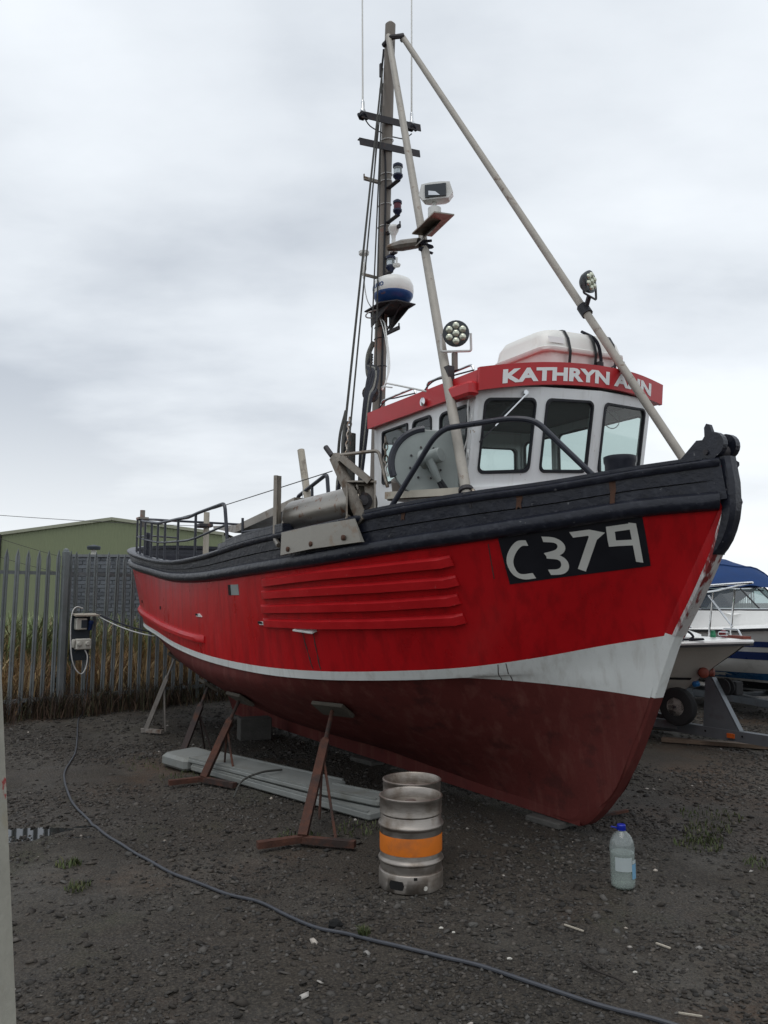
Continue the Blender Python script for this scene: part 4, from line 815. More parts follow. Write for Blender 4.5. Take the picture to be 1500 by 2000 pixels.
# forward stays
def lerp3(a, b, t): return Vector(a).lerp(Vector(b), t)
SA, SBt = (6.04, -.06, 8.08), (8.70, -1.095, 2.44)
PAq, PBt = (6.17, .05, 8.03), (9.42, .55, 2.51)
stay_s = MB().tube([lerp3(SA, SBt, t) for t in (0, .3, .6, 1)], [.034, .036, .038, .038], 12).build('stay', 'stay_paint', boat, True)
stay_p = MB().tube([lerp3(PAq, PBt, t) for t in (0, .3, .6, 1)], [.032, .033, .034, .034], 12).build('stay', 'stay_paint', boat, True)
m = MB(); m.tube([(mx(8.05) - .02, -.07, 8.02), (6.1, -.06, 8.03), (6.2, .03, 8.02), (6.1, .09, 8.06)], .03, 8); m.build('stay_clamp', 'iron_dark', mast, True)
m = MB(); m.lathe([(.05, 0), (.055, .01), (.055, .03), (.02, .04), (.02, .05)], lerp3(SA, SBt, .99), Vector(SBt) - Vector(SA), 14); m.box((8.70, -1.06, 2.40), (.1, .08, .1)); m.build('stay_foot', 'iron_dark', stay_s)
m = MB(); m.tube([lerp3(SA, SBt, 1.005) + Vector((.05 * math.cos(t), .03, .05 * math.sin(t) + .02)) for t in np.linspace(0, 6, 12)], .014, 6); m.build('shackle', 'steel_worn', stay_s, True)
MB().lathe([(.0, 0), (.04, 0), (.04, .35)], (9.42, .55, 2.17), n=12).build('stay_socket', 'iron_dark', stay_p)
# search light on the starboard stay
c = lerp3(SA, SBt, .57)
sl = MB(); sl.prism([c + Vector((.0, -.10, -.05)), c + Vector((.02, -.02, .06)), c + Vector((.22, .02, .13)), c + Vector((.20, -.06, .02))], (.02, .0, -.012))
sl.prism([c + Vector((.02, -.14, .05)), c + Vector((.30, -.10, .14)), c + Vector((.32, .10, .16)), c + Vector((.04, .06, .07))], (0, 0, -.012)); sl.build('lamp_plate', 'steel_worn', stay_s)
lc = c + Vector((.18, -.01, .12)); MB().lathe([(.05, 0), (.058, .02), (.058, .12), (.045, .125), (.018, .13), (.018, .19)], lc, n=18).build('lamp_pedestal', 'plastic_white', stay_s, True)
LD = Vector((.72, -.69, -.05)).normalized(); LX = LD.cross(Vector((0, 0, 1))).normalized(); LU = LX.cross(LD)
hc = lc + Vector((.03, 0, .245)); hd = MB()
def sect(k, d, sx, sz): return [hc + LD * d + LX * (sx * k * a) + LU * (sz * k * b_) for a, b_ in ((-1, -.25), (-.75, -.85), (.75, -.85), (1, -.25), (.82, .9), (.3, 1.02), (-.3, 1.02), (-.82, .9))]
hd.grid([sect(.55, -.14, .150, .080), sect(.95, -.05, .150, .080), sect(1, .05, .150, .080)], closed=True); hd.f += [tuple(range(8))]; hd.build('searchlight_body', 'plastic_white', stay_s, True, 30)
hd = MB(); hd.add(sect(1, .05, .150, .080), [tuple(range(7, -1, -1))]); hd.build('searchlight_bezel', 'plastic_white', stay_s)
hd = MB(); hd.prism([hc + LD * .052 + LX * (.092 * a) + LU * (.055 * b_ + .002) for a, b_ in ((-1, -1), (1, -1), (1, 1), (-1, 1))], LD * .012); hd.build('searchlight_glass', 'lamp_dark', stay_s)
hd = MB(); hd.prism([hc + LD * .066 + LX * (.05 * a + .01) + LU * (.03 * b_ - .018) for a, b_ in ((-1, -1), (1, -.7), (1, .6), (-.2, .2))], LD * .004); hd.build('searchlight_reflector', 'chrome', stay_s)
MB().tube([c + Vector((.02, -.06, -.02)), c + Vector((-.16, -.13, .01)), c + Vector((-.3, -.18, .03))], [.045, .05, .03], 10).build('strip_lamp', 'steel_worn', stay_s, True)
MB().tube([c + Vector((.06 + .02 * math.cos(t), .06 * math.cos(t) - .02, -.12 + .03 * t / 3)) for t in np.linspace(0, 12, 26)], .012, 6).build('tape_wrap', 'rope_navy', stay_s, True)
def led(center, direction, parent, r=.105, stalk=None):
    d = Vector(direction).normalized(); q = Vector(center)
    MB().lathe([(r * .55, -.07), (r * .8, -.05), (r * .95, -.02), (r, 0), (r, .012), (r * .93, .014)], q, d, 24).build('floodlight_body', 'lamp_dark', parent, True, 30)
    MB().lathe([(0, .0), (r * .93, .0)], q + d * .0125, d, 24, closed=False).build('floodlight_face', 'steel_worn', parent)
    u = d.cross(Vector((0, 0, 1))).normalized(); v_ = u.cross(d)
    for k in range(7):
        o = Vector() if k == 6 else u * (math.cos(k * math.pi / 3 + .5236) * r * .58) + v_ * (math.sin(k * math.pi / 3 + .5236) * r * .58)
        MB().lathe([(r * .27, .0), (r * .24, .012), (r * .12, .02), (0, .022)], q + o + d * .014, d, 12).build('led_lens', 'lamp_face', parent, True)
    MB().tube(fillet([q + u * (r + .01), q + u * (r + .012) - Vector((0, 0, r * 1.35)), q - u * (r + .012) - Vector((0, 0, r * 1.35)), q - u * (r + .01)], .02), .010, 6).build('floodlight_yoke', 'cable_white' if stalk else 'iron_dark', parent, True)
fl = Vector((8.26, -.84, 3.79))
MB().box((8.24, -.84, 3.57), (.035, .035, .14)).build('floodlight_stalk', 'mast_brown', wheelhouse); MB().box((8.24, -.90, 3.46), (.07, .06, .12)).build('floodlight_clamp', 'iron_dark', wheelhouse)
led(fl, (.80, -.60, -.08), wheelhouse, .105, True)
pc_ = lerp3(PAq, PBt, .70)
MB().lathe([(.05, 0), (.05, .1)], pc_ - Vector((.03, 0, -.05)), Vector(PBt) - Vector(PAq), 12).build('lamp_clamp', 'rubber', stay_p); MB().bar(pc_, pc_ + Vector((.07, -.02, .1)), .03, .03).build('lamp_arm', 'iron_dark', stay_p)
led(pc_ + Vector((.09, -.03, .22)), (.92, .25, -.05), stay_p, .095)
# halyards and blocks
for a, e_, r in (((5.93, -.07, 7.75), (7.62, -1.50, 2.86), .011), ((5.95, -.08, 7.55), (7.66, -1.47, 2.86), .008), ((5.93, -.08, 7.3), (6.45, -.55, 3.72), .008), ((5.92, -.09, 6.8), (6.25, -.35, 4.0), .008)):
    MB().tube([a, e_], r, 6).build('halyard', 'rope_dark', mast)
m = MB(); m.box((5.93, -.09, 7.72), (.03, .03, .16)); m.build('halyard_block', 'iron_dark', mast)
MB().lathe([(.04, -.035), (.085, -.03), (.085, .03), (.04, .035)], (6.40, -.50, 3.78), (.7, -.6, 0), 16).build('rope_block', 'iron_dark', mast, True)
rs = random.Random(5)
for k in range(5):      # rope hank lashed to the mast and draped over the gallows
    x0, y0 = 6.15 + .03 * k, -.22 - .03 * k
    MB().tube(soft([(mx(4.3) - .05, -.07, 4.45 - .03 * k), (mx(4.2) - .02, -.15, 4.30), (6.05 + .04 * k, -.30, 4.12), (6.45 + .03 * k, -.55, 3.98 - .05 * k), (6.70 + .03 * k, -.75, 3.6), (6.80 + .02 * k, -.85, 3.1), (6.82, -.88, 2.6), (6.8, -.9, 2.2)], 6), .015, 6).build('hanging_rope', 'rope_navy' if k != 3 else 'rope_grey', mast, True)
MB().tube(soft([(mx(4.6) - .07, -.05, 4.6), (mx(4.5) - .13, -.08, 4.45), (mx(4.3) - .12, -.08, 4.25), (mx(4.2) - .06, -.06, 4.15)], 6), .03, 8).build('rope_hank', 'rope_grey', mast, True)
gal = MB().tube([(6.80, -.98, 1.8), (6.78, -.94, 3.25)], .045, 10).build('gallows_post', 'rope_dark', boat, True)
for k in range(9):
    t = k / 8; MB().tube(soft([(6.60 + .05 * rs.random(), -.88 - .05 * rs.random(), 3.5 - .05 * k), (6.72 + .06 * rs.random(), -.98 - .08 * rs.random(), 3.2 - .1 * k), (6.75 + .1 * (rs.random() - .5), -1.0 - .06 * rs.random(), 2.9 - .1 * k), (6.86, -.95, 2.5 - .05 * k)], 5), .014, 6).build('hanging_rope', ('rope_dark', 'rope_grey', 'rope_navy')[k % 3], gal, True)
def chain(a, e_, n, parent, r=.02):
    a = Vector(a); e_ = Vector(e_); d = (e_ - a).normalized(); s1 = d.orthogonal().normalized(); s2 = d.cross(s1)
    for i in range(n):
        c = a.lerp(e_, (i + .5) / n); s = s1 if i % 2 else s2; L_ = (e_ - a).length / n * .68
        MB().tube([c + d * (L_ * math.sin(t)) + s * (r * math.cos(t)) for t in [k * math.pi / 5 for k in range(10)]], .006, 5, closed=True).build('chain_link', 'steel_worn', parent)
chain((6.95, -1.05, 3.35), (7.30, -1.28, 2.88), 9, gal); chain((7.25, -.86, 3.14), (7.27, -.87, 2.86), 5, gal)

# ------------------------------------------------------------------ hauling gear on the starboard rail
gear = MB().tube([(6.78, -1.53, 2.435), (6.84, -1.52, 2.435), (7.72, -1.385, 2.475), (7.78, -1.375, 2.478)], [.11, .142, .142, .125], 28).build('hauling_roller', 'steel_roller', boat, True, 50)
b = MB(); pt = lambda x, z, o: Vector((x, -gunT(x) - o, z))
b.add([pt(7.02, 2.275, .075), pt(7.90, 2.325, .075), pt(7.965, 2.145, .082), pt(7.02, 2.085, .082), pt(7.02, 2.275, .068), pt(7.90, 2.325, .068), pt(7.965, 2.145, .05), pt(7.02, 2.085, .05), pt(7.45, 2.30, .075), pt(7.45, 2.115, .082), pt(7.45, 2.30, .068), pt(7.45, 2.115, .05)], [(3, 9, 8, 0), (9, 2, 1, 8), (4, 10, 11, 7), (10, 5, 6, 11), (0, 8, 10, 4), (8, 1, 5, 10), (3, 7, 11, 9), (9, 11, 6, 2), (0, 4, 7, 3), (1, 2, 6, 5)])
gp = b.build('chafe_plate', 'steel_plate', boat)
for x, z in ((7.13, 2.13), (7.45, 2.155), (7.80, 2.185)): MB().lathe([(.022, -.01), (.022, .006), (.012, .012)], pt(x, z, .080), (0, -1, 0), 10).build('rusty_bolt', 'rust_bolt', gp)
b = MB(); b.tube(fillet([(6.80, -1.70, 2.79), (6.80, -1.70, 2.24), (6.98, -1.745, 2.17)], .05), .022, 8); b.box((6.78, -1.665, 2.52), (.05, .03, .54)); b.build('guide_post', 'steel_worn', boat, True)
fr = MB(); fr.bar((7.62, -1.57, 2.845), (7.92, -1.48, 2.30), .085, .05, (0, -1, 0)); fr.build('gear_arm', 'steel_worn', boat)
MB().bar((7.70, -1.545, 2.82), (7.88, -1.39, 2.62), .08, .05).build('gear_brace', 'steel_worn', fr and boat)
m = MB(); m.tube(fillet([(7.62, -1.56, 2.85), (7.85, -1.30, 2.88), (7.95, -1.28, 2.58)], .04), .014, 8); m.build('gear_frame', 'steel_worn', boat, True)
MB().tube([(7.60, -1.58, 2.85), (7.53, -1.60, 2.93)], .022, 8).build('lever', 'iron_dark', boat)
bx = MB(); A0 = Vector((7.80, -1.43, 2.48)); CD = Vector((.86, -.51, 0)); CXv = Vector((.51, .86, 0)); CZ = Vector((0, 0, 1)); cz_ = math.atan2(CD.y, CD.x)
for dx_, dy_, dz_, s3 in ((-.05, 0, 0, (.012, .22, .29)), (0, -.108, 0, (.11, .014, .29)), (0, .108, 0, (.11, .014, .29)), (0, 0, .143, (.12, .24, .014)), (0, 0, -.143, (.12, .24, .014))):
    bx.box(A0 + CD * dx_ + CXv * dy_ + CZ * dz_, s3, (0, 0, cz_))
gb = bx.build('gear_case', 'steel_worn', boat)
MB().lathe([(.07, 0), (.07, .03), (.04, .03), (.04, .07), (.0, .075)], A0 + CD * -.04 + CXv * .02, CD, 12).build('gear_wheel', 'iron_dark', gb, True)
chain(A0 + CD * .03 + CZ * .12 - CXv * .03, A0 + CD * .04 - CZ * .13 + CXv * .01, 6, gb, .014)
MB().lathe([(.09, 0), (.1, .01), (.1, .1), (.07, .12)], (7.98, -1.14, 2.55), (.3, -.3, .9), 16).build('fairlead', 'mast_brown', boat, True)
MB().bar((7.92, -1.27, 2.515), (8.60, -.98, 2.495), .05, .055).build('gear_table_edge', 'beam_cream', boat)
MB().prism([(7.9, -1.25, 2.50), (8.60, -.97, 2.485), (8.60, -.9, 2.485), (7.9, -.86, 2.50)], (0, 0, -.02)).build('gear_table', 'steel_worn', boat)
MB().box((8.2, -.98, 2.2), (.7, .1, .42), (0, 0, .2)).build('gear_table_support', 'dark_inside', boat)
# line hauler: a drum in a round case facing forward and outboard
hc = Vector((8.17, -1.07, 2.745)); HD = Vector((.80, -.60, .02)).normalized(); HX = -HD.cross(Vector((0, 0, 1))).normalized(); HU = HD.cross(HX)
hr_ = .262
ol = [hc + HX * (-hr_ * math.sin(t)) + HU * (hr_ * math.cos(t)) for t in np.linspace(0, math.pi, 22)]
ol += [hc + HX * (.10) - HU * hr_ * .98, hc + HX * .245 - HU * hr_ * .90, hc + HX * .26 + HU * hr_ * .72, hc + HX * .2 + HU * hr_ * .93]
inn = [hc + (p - hc) * .955 + HD * .052 for p in ol]; n = len(ol)
h = MB(); h.add([p - HD * .16 for p in ol] + [p + HD * .035 for p in ol] + inn, [tuple(range(n))] + [(r * n + i, r * n + (i + 1) % n, (r + 1) * n + (i + 1) % n, (r + 1) * n + i) for r in (0, 1) for i in range(n)] + [tuple(range(3 * n - 1, 2 * n - 1, -1))])
hauler = h.build('line_hauler', 'hauler_grey', boat, True, 35)
MB().tube([hc + HD * .035 - HX * (.262 * math.cos(t)) + HU * (.262 * math.sin(t)) for t in np.linspace(R(-22), R(88), 16)], .032, 8).build('hauler_guard', 'black_tube', hauler, True)
MB().lathe([(.075, 0), (.07, .04), (.055, .06), (.058, .15), (.05, .165), (0, .17)], hc + HD * .075 + HX * -.02 + HU * .02, HD * .55 + HX * .83 + HU * .12, 18).build('hauler_motor', 'hauler_grey', hauler, True)
MB().tube([hc + HD * .16 + HX * .03 + HU * .0, hc + HD * .15 + HX * .08 - HU * .12, hc + HD * .14 + HX * .10 - HU * .16], [.035, .028, .02], 10).build('hauler_elbow', 'hauler_grey', hauler, True)
for k in (0, 1): MB().tube(soft([hc + HD * .14 + HX * (.09 + .02 * k) - HU * .15, hc + HD * .12 + HX * (.14 + .03 * k) - HU * .24, hc + HD * .08 + HX * (.2 + .02 * k) - HU * .31], 5), .016, 8).build('hydraulic_hose', 'rubber', hauler, True)
for k in range(8):
    t = k * math.pi / 4 + .3; MB().lathe([(.009, 0), (.009, .008)], hc + HX * (.125 * math.cos(t)) + HU * (.125 * math.sin(t) + .0) + HD * .052, HD, 6).build('bolt_head', 'iron_dark', hauler)
MB().tube(soft([hc - HX * .28 + HU * .02, hc - HX * .31 - HU * .03, hc - HX * .29 - HU * .09], 4), .008, 6).build('hauler_handle', 'cable_white', hauler, True)
# black pipe hoop guarding the gear
MB().tube(fillet([(7.97, -1.345, 2.30), (8.42, -1.18, 2.89), (8.50, -1.13, 2.955), (8.93, -.88, 2.975), (9.07, -.78, 2.945), (9.41, -.52, 2.48)], .10, 6), .021, 10).build('guard_hoop', 'black_tube', boat, True)

# ------------------------------------------------------------------ after rails and deck gear
def rail_side(sgn):
    y_ = lambda x: sgn * (gunT(x) - .07)
    top = [(.30, sgn * .55, 3.02), (.62, sgn * 1.0, 2.99), (1.26, y_(1.26), 2.92), (1.92, y_(1.92), 2.82), (2.65, y_(2.65), 2.735), (3.06, y_(3.06), 2.715), (3.73, y_(3.73), 2.69), (4.2, y_(4.2), 2.665), (4.6, y_(4.6), 2.68), (5.45, y_(5.45), 2.695)]
    path = top + [(5.56, y_(5.56), 2.26)]
    r_ = MB().tube(fillet(path, .07, 4), .019, 8).build('after_rail', 'black_tube', boat, True)
    mid = [(x, y, (z + gunZ(max(x, .8))) / 2 - .01) for x, y, z in top]; mid[-1] = (5.50, y_(5.5), 2.47)
    MB().tube(mid, .013, 8).build('mid_rail', 'black_tube', r_, True)
    for x in (1.30, 1.65, 1.95, 2.3, 2.65, 3.06, 3.75, 4.5):
        zt = np.interp(x, [p[0] for p in top], [p[2] for p in top]); MB().tube([(x, y_(x), gunZ(x)), (x, y_(x), zt)], .016, 8).build('stanchion', 'black_tube', r_, True)
rail_side(-1); rail_side(1)
MB().tube([(.30, -.55, 3.02), (.22, 0, 3.03), (.30, .55, 3.02)], .019, 8).build('stern_rail', 'black_tube', boat, True)
m = MB().lathe([(.045, 2.35), (.045, 2.68), (.035, 2.69)], (1.62, -1.38, 0), n=12).build('mooring_post', 'black_paint', boat, True)
m = MB(); m.lathe([(.036, 2.78), (.036, 3.02)], (1.55, -1.44, 0), n=12); m.box((1.55, -1.44, 2.90), (.16, .14, .03)); m.build('rod_holder', 'mast_brown', boat)
m = MB(); m.lathe([(.042, 2.2), (.042, 3.0)], (1.95, -.62, 0), n=12); mp_ = m.build('deck_post', 'wood_pale', boat, True); MB().box((1.95, -.66, 2.80), (.26, .2, .05), bev=.01).build('post_collar', 'iron_dark', mp_)
MB().box((4.9, -1.2, 2.235), (.55, .35, .16), bev=.02).build('fish_box', 'hauler_grey', boat); MB().tube(soft([(4.8, -1.3, 2.33), (4.9, -1.15, 2.35), (5.05, -1.25, 2.34), (5.0, -1.35, 2.33)], 5), .025, 6).build('rope_coil', 'rope_dark', boat, True)
MB().tube([(4.95, -.60, 2.1), (4.88, -.60, 2.85), (5.04, -.6, 3.40)], .0395, 12).build('deck_pole', 'wood_pale', boat, True) if False else MB().tube([(5.42, -.60, 2.2), (5.02, -.60, 3.42)], .042, 12).build('deck_pole', 'wood_pale', boat, True)
m = MB(); m.tube(fillet([(4.98, -.62, 2.55), (4.99, -.62, 2.885), (5.70, -.62, 3.05), (5.78, -.62, 2.55)], .05), .022, 8); m.tube([(5.35, -.62, 2.96), (5.38, -.62, 2.5)], .017, 8); m.build('hatch_rail', 'black_tube', boat, True)
b = MB(); b.prism([(4.0, -1.25, 2.60), (5.25, -1.45, 2.50), (6.75, -1.5, 2.62), (6.75, -1.5, 2.54), (5.2, -1.45, 2.42), (4.0, -1.25, 2.57)], (0, .35, 0)); b.build('net_chute', 'steel_worn', boat)
m = MB(); m.tube([(5.75, -1.58, 2.52), (5.76, -1.58, 2.24)], .014, 8); m.tube([(5.75, -1.58, 2.38), (6.75, -1.6, 2.36)], .012, 8); m.build('chute_bracket', 'black_tube', boat)
m = MB()
for k in range(5): m.bar((6.55 + .06 * k, -1.52, 2.30), (6.62 + .07 * k, -1.5, 2.52 - .02 * k), .03, .05)
m.build('wedge_blocks', 'wood_pale', boat)
MB().tube([(2.6, -1.5, 2.74), (4.6, -1.45, 2.74), (6.9, -1.2, 2.86)], .005, 5).build('guy_line', 'rope_dark', boat)
MB().tube([(5.9, -1.0, 2.2), (5.9, -1.0, 2.95)], .004, 5).build('thin_aerial', 'cable_white', boat)

# ------------------------------------------------------------------ life raft canister on the wheelhouse roof
raft = empty('life_raft', BO + Matrix.Rotation(BA, 3, 'Z') @ Vector((8.16, .37, 3.63)), BA); tag(raft, 'white life raft canister strapped to the wheelhouse roof', 'life raft')
def rbox(sx, sy, r, n=5):
    return [(cx * (sx - r) + r * math.cos(R(a0 + 90 * k / n)), cy * (sy - r) + r * math.sin(R(a0 + 90 * k / n))) for cx, cy, a0 in ((1, 1, 0), (-1, 1, 90), (-1, -1, 180), (1, -1, 270)) for k in range(n + 1)]
TLT = Euler((.07, 0, 0)).to_matrix()
def shell(levels): return [[TLT @ Vector((x, y, z)) for x, y in rbox(sx, sy, r)] for sx, sy, r, z in levels]
G = shell([(.30, .44, .10, -.02), (.31, .45, .10, .14)]); b = MB(); b.grid(G, closed=True); b.f += [tuple(range(23, -1, -1))]; b.build('lower_shell', 'raft_white', raft, True, 60)
G = shell([(.34, .48, .10, .13), (.347, .487, .10, .14), (.347, .487, .10, .165), (.335, .475, .11, .175), (.325, .455, .12, .26), (.295, .42, .13, .32), (.23, .35, .13, .348), (.1, .2, .1, .355)]); b = MB(); b.grid(G, closed=True); b.f += [tuple(range(7 * 24, 8 * 24)), tuple(range(23, -1, -1))]; b.build('upper_shell', 'raft_white', raft, True, 40)
for y in (-.22, .08, .32):
    P = [(.315, y, -.02), (.35, y, .14), (.333, y, .25), (.295, y, .322), (.1, y, .358), (-.1, y, .358), (-.295, y, .322), (-.34, y, .2), (-.315, y, -.02)]
    m = MB(); P = [TLT @ Vector(p) for p in P]
    m.grid([[p + Vector((.0, -.016, 0)) + (p - Vector((0, p.y, .1))).normalized() * .006 * Vector((1, 0, 1)).length for p in P], [p + Vector((.0, .016, 0)) + (p - Vector((0, p.y, .1))).normalized() * .006 * 1.41 for p in P]]); m.build('strap', 'vinyl_black', raft)
m = MB(); m.lathe([(.03, 0), (.035, .02), (.035, .09), (.02, .1)], TLT @ Vector((.345, .12, -.02)), n=12); m.build('release_unit', 'iron_dark', raft, True)
m = MB(); m.tube(soft([TLT @ Vector(p) for p in ((.2, .1, .38), (.32, .11, .29), (.36, .12, .2), (.36, .13, .08), (.36, .1, .0))], 6), .014, 6); m.tube(soft([TLT @ Vector(p) for p in ((.36, .1, .06), (.37, .2, .02), (.36, .33, .08), (.36, .42, .1))], 5), .006, 5); m.build('lanyard', 'rope_navy', raft, True)
m = MB(); m.add([TLT @ Vector(p) for p in ((.341, -.44, .195), (.341, -.27, .195), (.336, -.27, .25), (.336, -.44, .245))], [(0, 1, 2, 3)]); m.build('sticker', 'letter_white', raft)
for y in (-.36, .36): MB().box(TLT @ Vector((0, y, -.045)), (.62, .06, .05)).build('cradle_rail', 'cabin_white', raft)

# ------------------------------------------------------------------ stands and blocks under the boat
BM = Matrix.Rotation(BA, 3, 'Z')
def bw(p): return BO + BM @ Vector(p)
def boat_stand(label, feet, post_foot, pad, material, pad_sz=(.36, .20, .035), wpost=.075, legs=()):
    """feet: two ends of the V base; post_foot: where the raking post starts; pad: contact point on the hull (world)"""
    f = Vector((post_foot[0], post_foot[1], 0)); r = empty('boat_stand', (f.x, f.y, 0)); tag(r, label, 'boat stand', 'stands propping the fishing boat')
    L = lambda p: Vector(p) - Vector((f.x, f.y, 0)); p0 = L((f.x, f.y, .05)); p1 = L(pad)
    brk = p0.lerp(p1, .70)
    MB().bar(p0, brk, wpost, wpost, (1, 0, 0)).build('post', material, r)
    sc = MB(); sc.tube([brk - (p1 - p0).normalized() * .1, p1 - (p1 - p0).normalized() * .03], wpost * .27, 10); sc.lathe([(wpost * .5, 0), (wpost * .5, .03)], brk, p1 - p0, 8); sc.build('screw', material, r)
    for i, e_ in enumerate(feet): MB().bar(p0 + Vector((0, 0, -.005 * (i + 1))), L((e_[0], e_[1], .04)), .055, .045).build('base_channel', material, r)
    top_p = p0.lerp(p1, .62)
    for e_ in legs: MB().tube([top_p, L((e_[0], e_[1], .03))], .011, 6).build('rear_leg', material, r)
    d = (p1 - p0).normalized(); n_ = pad_n; q = n_.to_track_quat('Z', 'Y'); m = MB(); m.box((0, 0, 0), pad_sz, bev=.006)
    m.v = [tuple(q @ Vector(v) + p1) for v in m.v]; m.build('pad', 'pad_wood', r)
    return r
def hull_contact(x, z, off=.035):
    p = sbp(x, z, 0); n = (sbp(x, z, .1) - p).normalized(); return bw(p + n * off), BM @ n
specs = [
 ('rusty stand nearest the kegs, propping the forward bilge', [(-.87, 5.64), (-.20, 5.66)], (-.575, 5.77), (6.85, .80), 'stand_rust', [(-.34, 5.80), (-.50, 6.32)], .066),
 ('rusty stand amidships, straddling the long grey boards', [(-1.99, 7.52), (-1.36, 7.42)], (-1.70, 7.66), (5.25, .74), 'stand_rust', [(-1.42, 7.74), (-1.57, 7.98)], .064),
 ('dark stand third from the bow, behind the grey board end', [(-2.30, 8.50), (-1.95, 8.66)], (-2.18, 8.72), (4.35, .80), 'stand_dark', [(-2.06, 9.30), (-1.9, 9.0)], .06),
 ('pale grey stand nearest the stern and the fence', [(-3.16, 10.50), (-2.85, 10.40)], (-3.10, 10.52), (2.75, 1.02), 'stand_grey', [(-2.84, 10.5), (-2.95, 10.8)], .055)]
for lb, feet, pf, (hx, hz), mt, legs, wp_ in specs:
    c, pad_n = hull_contact(hx, hz); boat_stand(lb, feet, pf, c, mt, wpost=wp_, legs=legs)
for lb, lx, s in (('grey concrete block under the after end of the keel', 2.55, (.44, .30, .055)), ('flat concrete pad under the forefoot near the bottle', 8.35, (.34, .3, .05)), ('concrete block under the middle of the keel', 5.6, (.4, .3, .05))):
    o = MB().box((0, 0, s[2] / 2 - .004), s, bev=.01).build('keel_block', 'concrete'); o.location = bw((lx, 0, 0)); o.rotation_euler = (0, 0, BA + .1); tag(o, lb, 'block', 'blocks under the keel')
o = MB().box((0, 0, .13), (.40, .22, .27), bev=.012).build('concrete_block', 'concrete'); o.location = (-1.62, 10.1, 0); o.rotation_euler = (0, 0, .35); tag(o, 'squarish grey concrete block lying under the stern', 'block')

# grey boards lying under the boat
def board(a, b_, wdt, z, th, label, mt='board_grey', tip=0.0):
    a, b_ = Vector((*a, 0)), Vector((*b_, 0)); d = b_ - a; L = d.length; o = empty('grey_board', a, math.atan2(d.y, d.x)); o.location.z = z; tag(o, label, 'board', 'grey boards under the boat')
    m = MB(); m.box((L / 2, 0, th / 2), (L, wdt, th), (0, tip, 0), .012); m.build('board_core', mt, o)
    for s in (-1, 1): MB().box((L / 2, s * (wdt / 2 - .015), th + .006), (L - .06, .022, .014), (0, tip, 0)).build('edge_lip', mt, o)
    return o
board((-1.86, 8.27), (-.02, 6.42), .26, .012, .06, 'longest grey board, lowest of the pile and nearest the keg')
board((-1.86, 8.36), (-.47, 7.05), .40, .085, .045, 'wide grey board lying on top of the long one')
o = board((-.52, 6.98), (.02, 6.55), .22, .085, .05, 'short grey board at the keg end of the pile')
sc = MB(); sc.box((0, 0, .07), (.46, .42, .13), (.03, .02, 0), .03); o = sc.build('foam_slab', 'board_grey'); o.location = (-2.02, 8.46, .004); o.rotation_euler = (0, 0, -.76); tag(o, 'thick pale slab lying at the left end of the boards', 'slab')
m = MB(); m.tube(soft([(-.95, 7.55, .15), (-1.1, 7.35, .17), (-1.25, 7.2, .13), (-1.3, 7.05, .02)], 6), .010, 6); tag(m.build('rope_end', 'rope_dark', smooth=True), 'dark rope end drooping over the grey boards', 'rope')

# ------------------------------------------------------------------ kegs
def keg(loc, label, rz):
    r = empty('beer_keg', (loc[0], loc[1], gh(*loc)), rz); tag(r, label, 'keg', 'steel beer kegs'); q = .196
    prof = [(q - .006, 0), (q, .005), (q, .098), (q - .003, .104), (q - .009, .106), (q - .008, .150), (q + .002, .156), (q + .005, .163), (q + .002, .172), (q - .006, .178), (q - .008, .186), (q - .008, .345), (q - .006, .352), (q + .002, .358), (q + .005, .366), (q + .002, .375), (q - .007, .382), (q - .009, .418), (q - .012, .424), (q - .005, .430), (q - .004, .436), (q - .006, .440), (q - .004, .515), (q, .522), (q, .530), (q - .008, .534), (q - .014, .528), (q - .014, .47), (q - .06, .462), (.04, .475), (0, .475)]
    b = MB().lathe(prof, n=48); b.v = [(x * k, y * k, z) for x, y, z in b.v for k in [1 + .007 * mnoise.noise(Vector((x * 9 + rz * 5, y * 9, z * 7))) + .003 * mnoise.noise(Vector((x * 25, y * 25, z * 20)))]]; b.build('body', 'keg_steel', r, True, 50)
    MB().lathe([(q - .0045, .212), (q - .0040, .216), (q - .0040, .312), (q - .0045, .316)], n=48, closed=False).build('orange_band', 'keg_orange', r, True)
    MB().lathe([(.034, .47), (.034, .495), (.022, .5), (0, .5)], n=14).build('spear_neck', 'keg_steel', r, True)
    for t0 in (R(-118), R(62)):       # hand slots in the bottom chime
        G = []
        for k in range(13):
            f = k / 12; t = t0 + (f - .5) * .50; e_ = math.sqrt(max(0, 1 - (max(0, abs(f - .5) - .36) / .14) ** 2)); G.append([((q + .003) * math.cos(t), (q + .003) * math.sin(t), .050 + .025 * e_), ((q + .003) * math.cos(t), (q + .003) * math.sin(t), .050 - .025 * e_)])
        MB().grid(G).build('hand_slot', 'hole_black', r)
    t = R(-84); MB().box(((q - .0) * math.cos(t), (q - .0) * math.sin(t), .092), (.02, .012, .014), (0, 0, t + R(90))).build('drain_notch', 'hole_black', r)
    MB().lathe([(0, 0), (.014, .001)], ((q + .001) * math.cos(R(-66)), (q + .001) * math.sin(R(-66)), .035), (math.cos(R(-66)), math.sin(R(-66)), 0), 7).build('torn_label', 'white_brick', r)
    return r
keg((.165, 5.04), 'steel beer keg with an orange painted band, the nearer of two', 0); keg((.185, 5.44), 'steel beer keg half hidden behind the nearer one', 1.9)

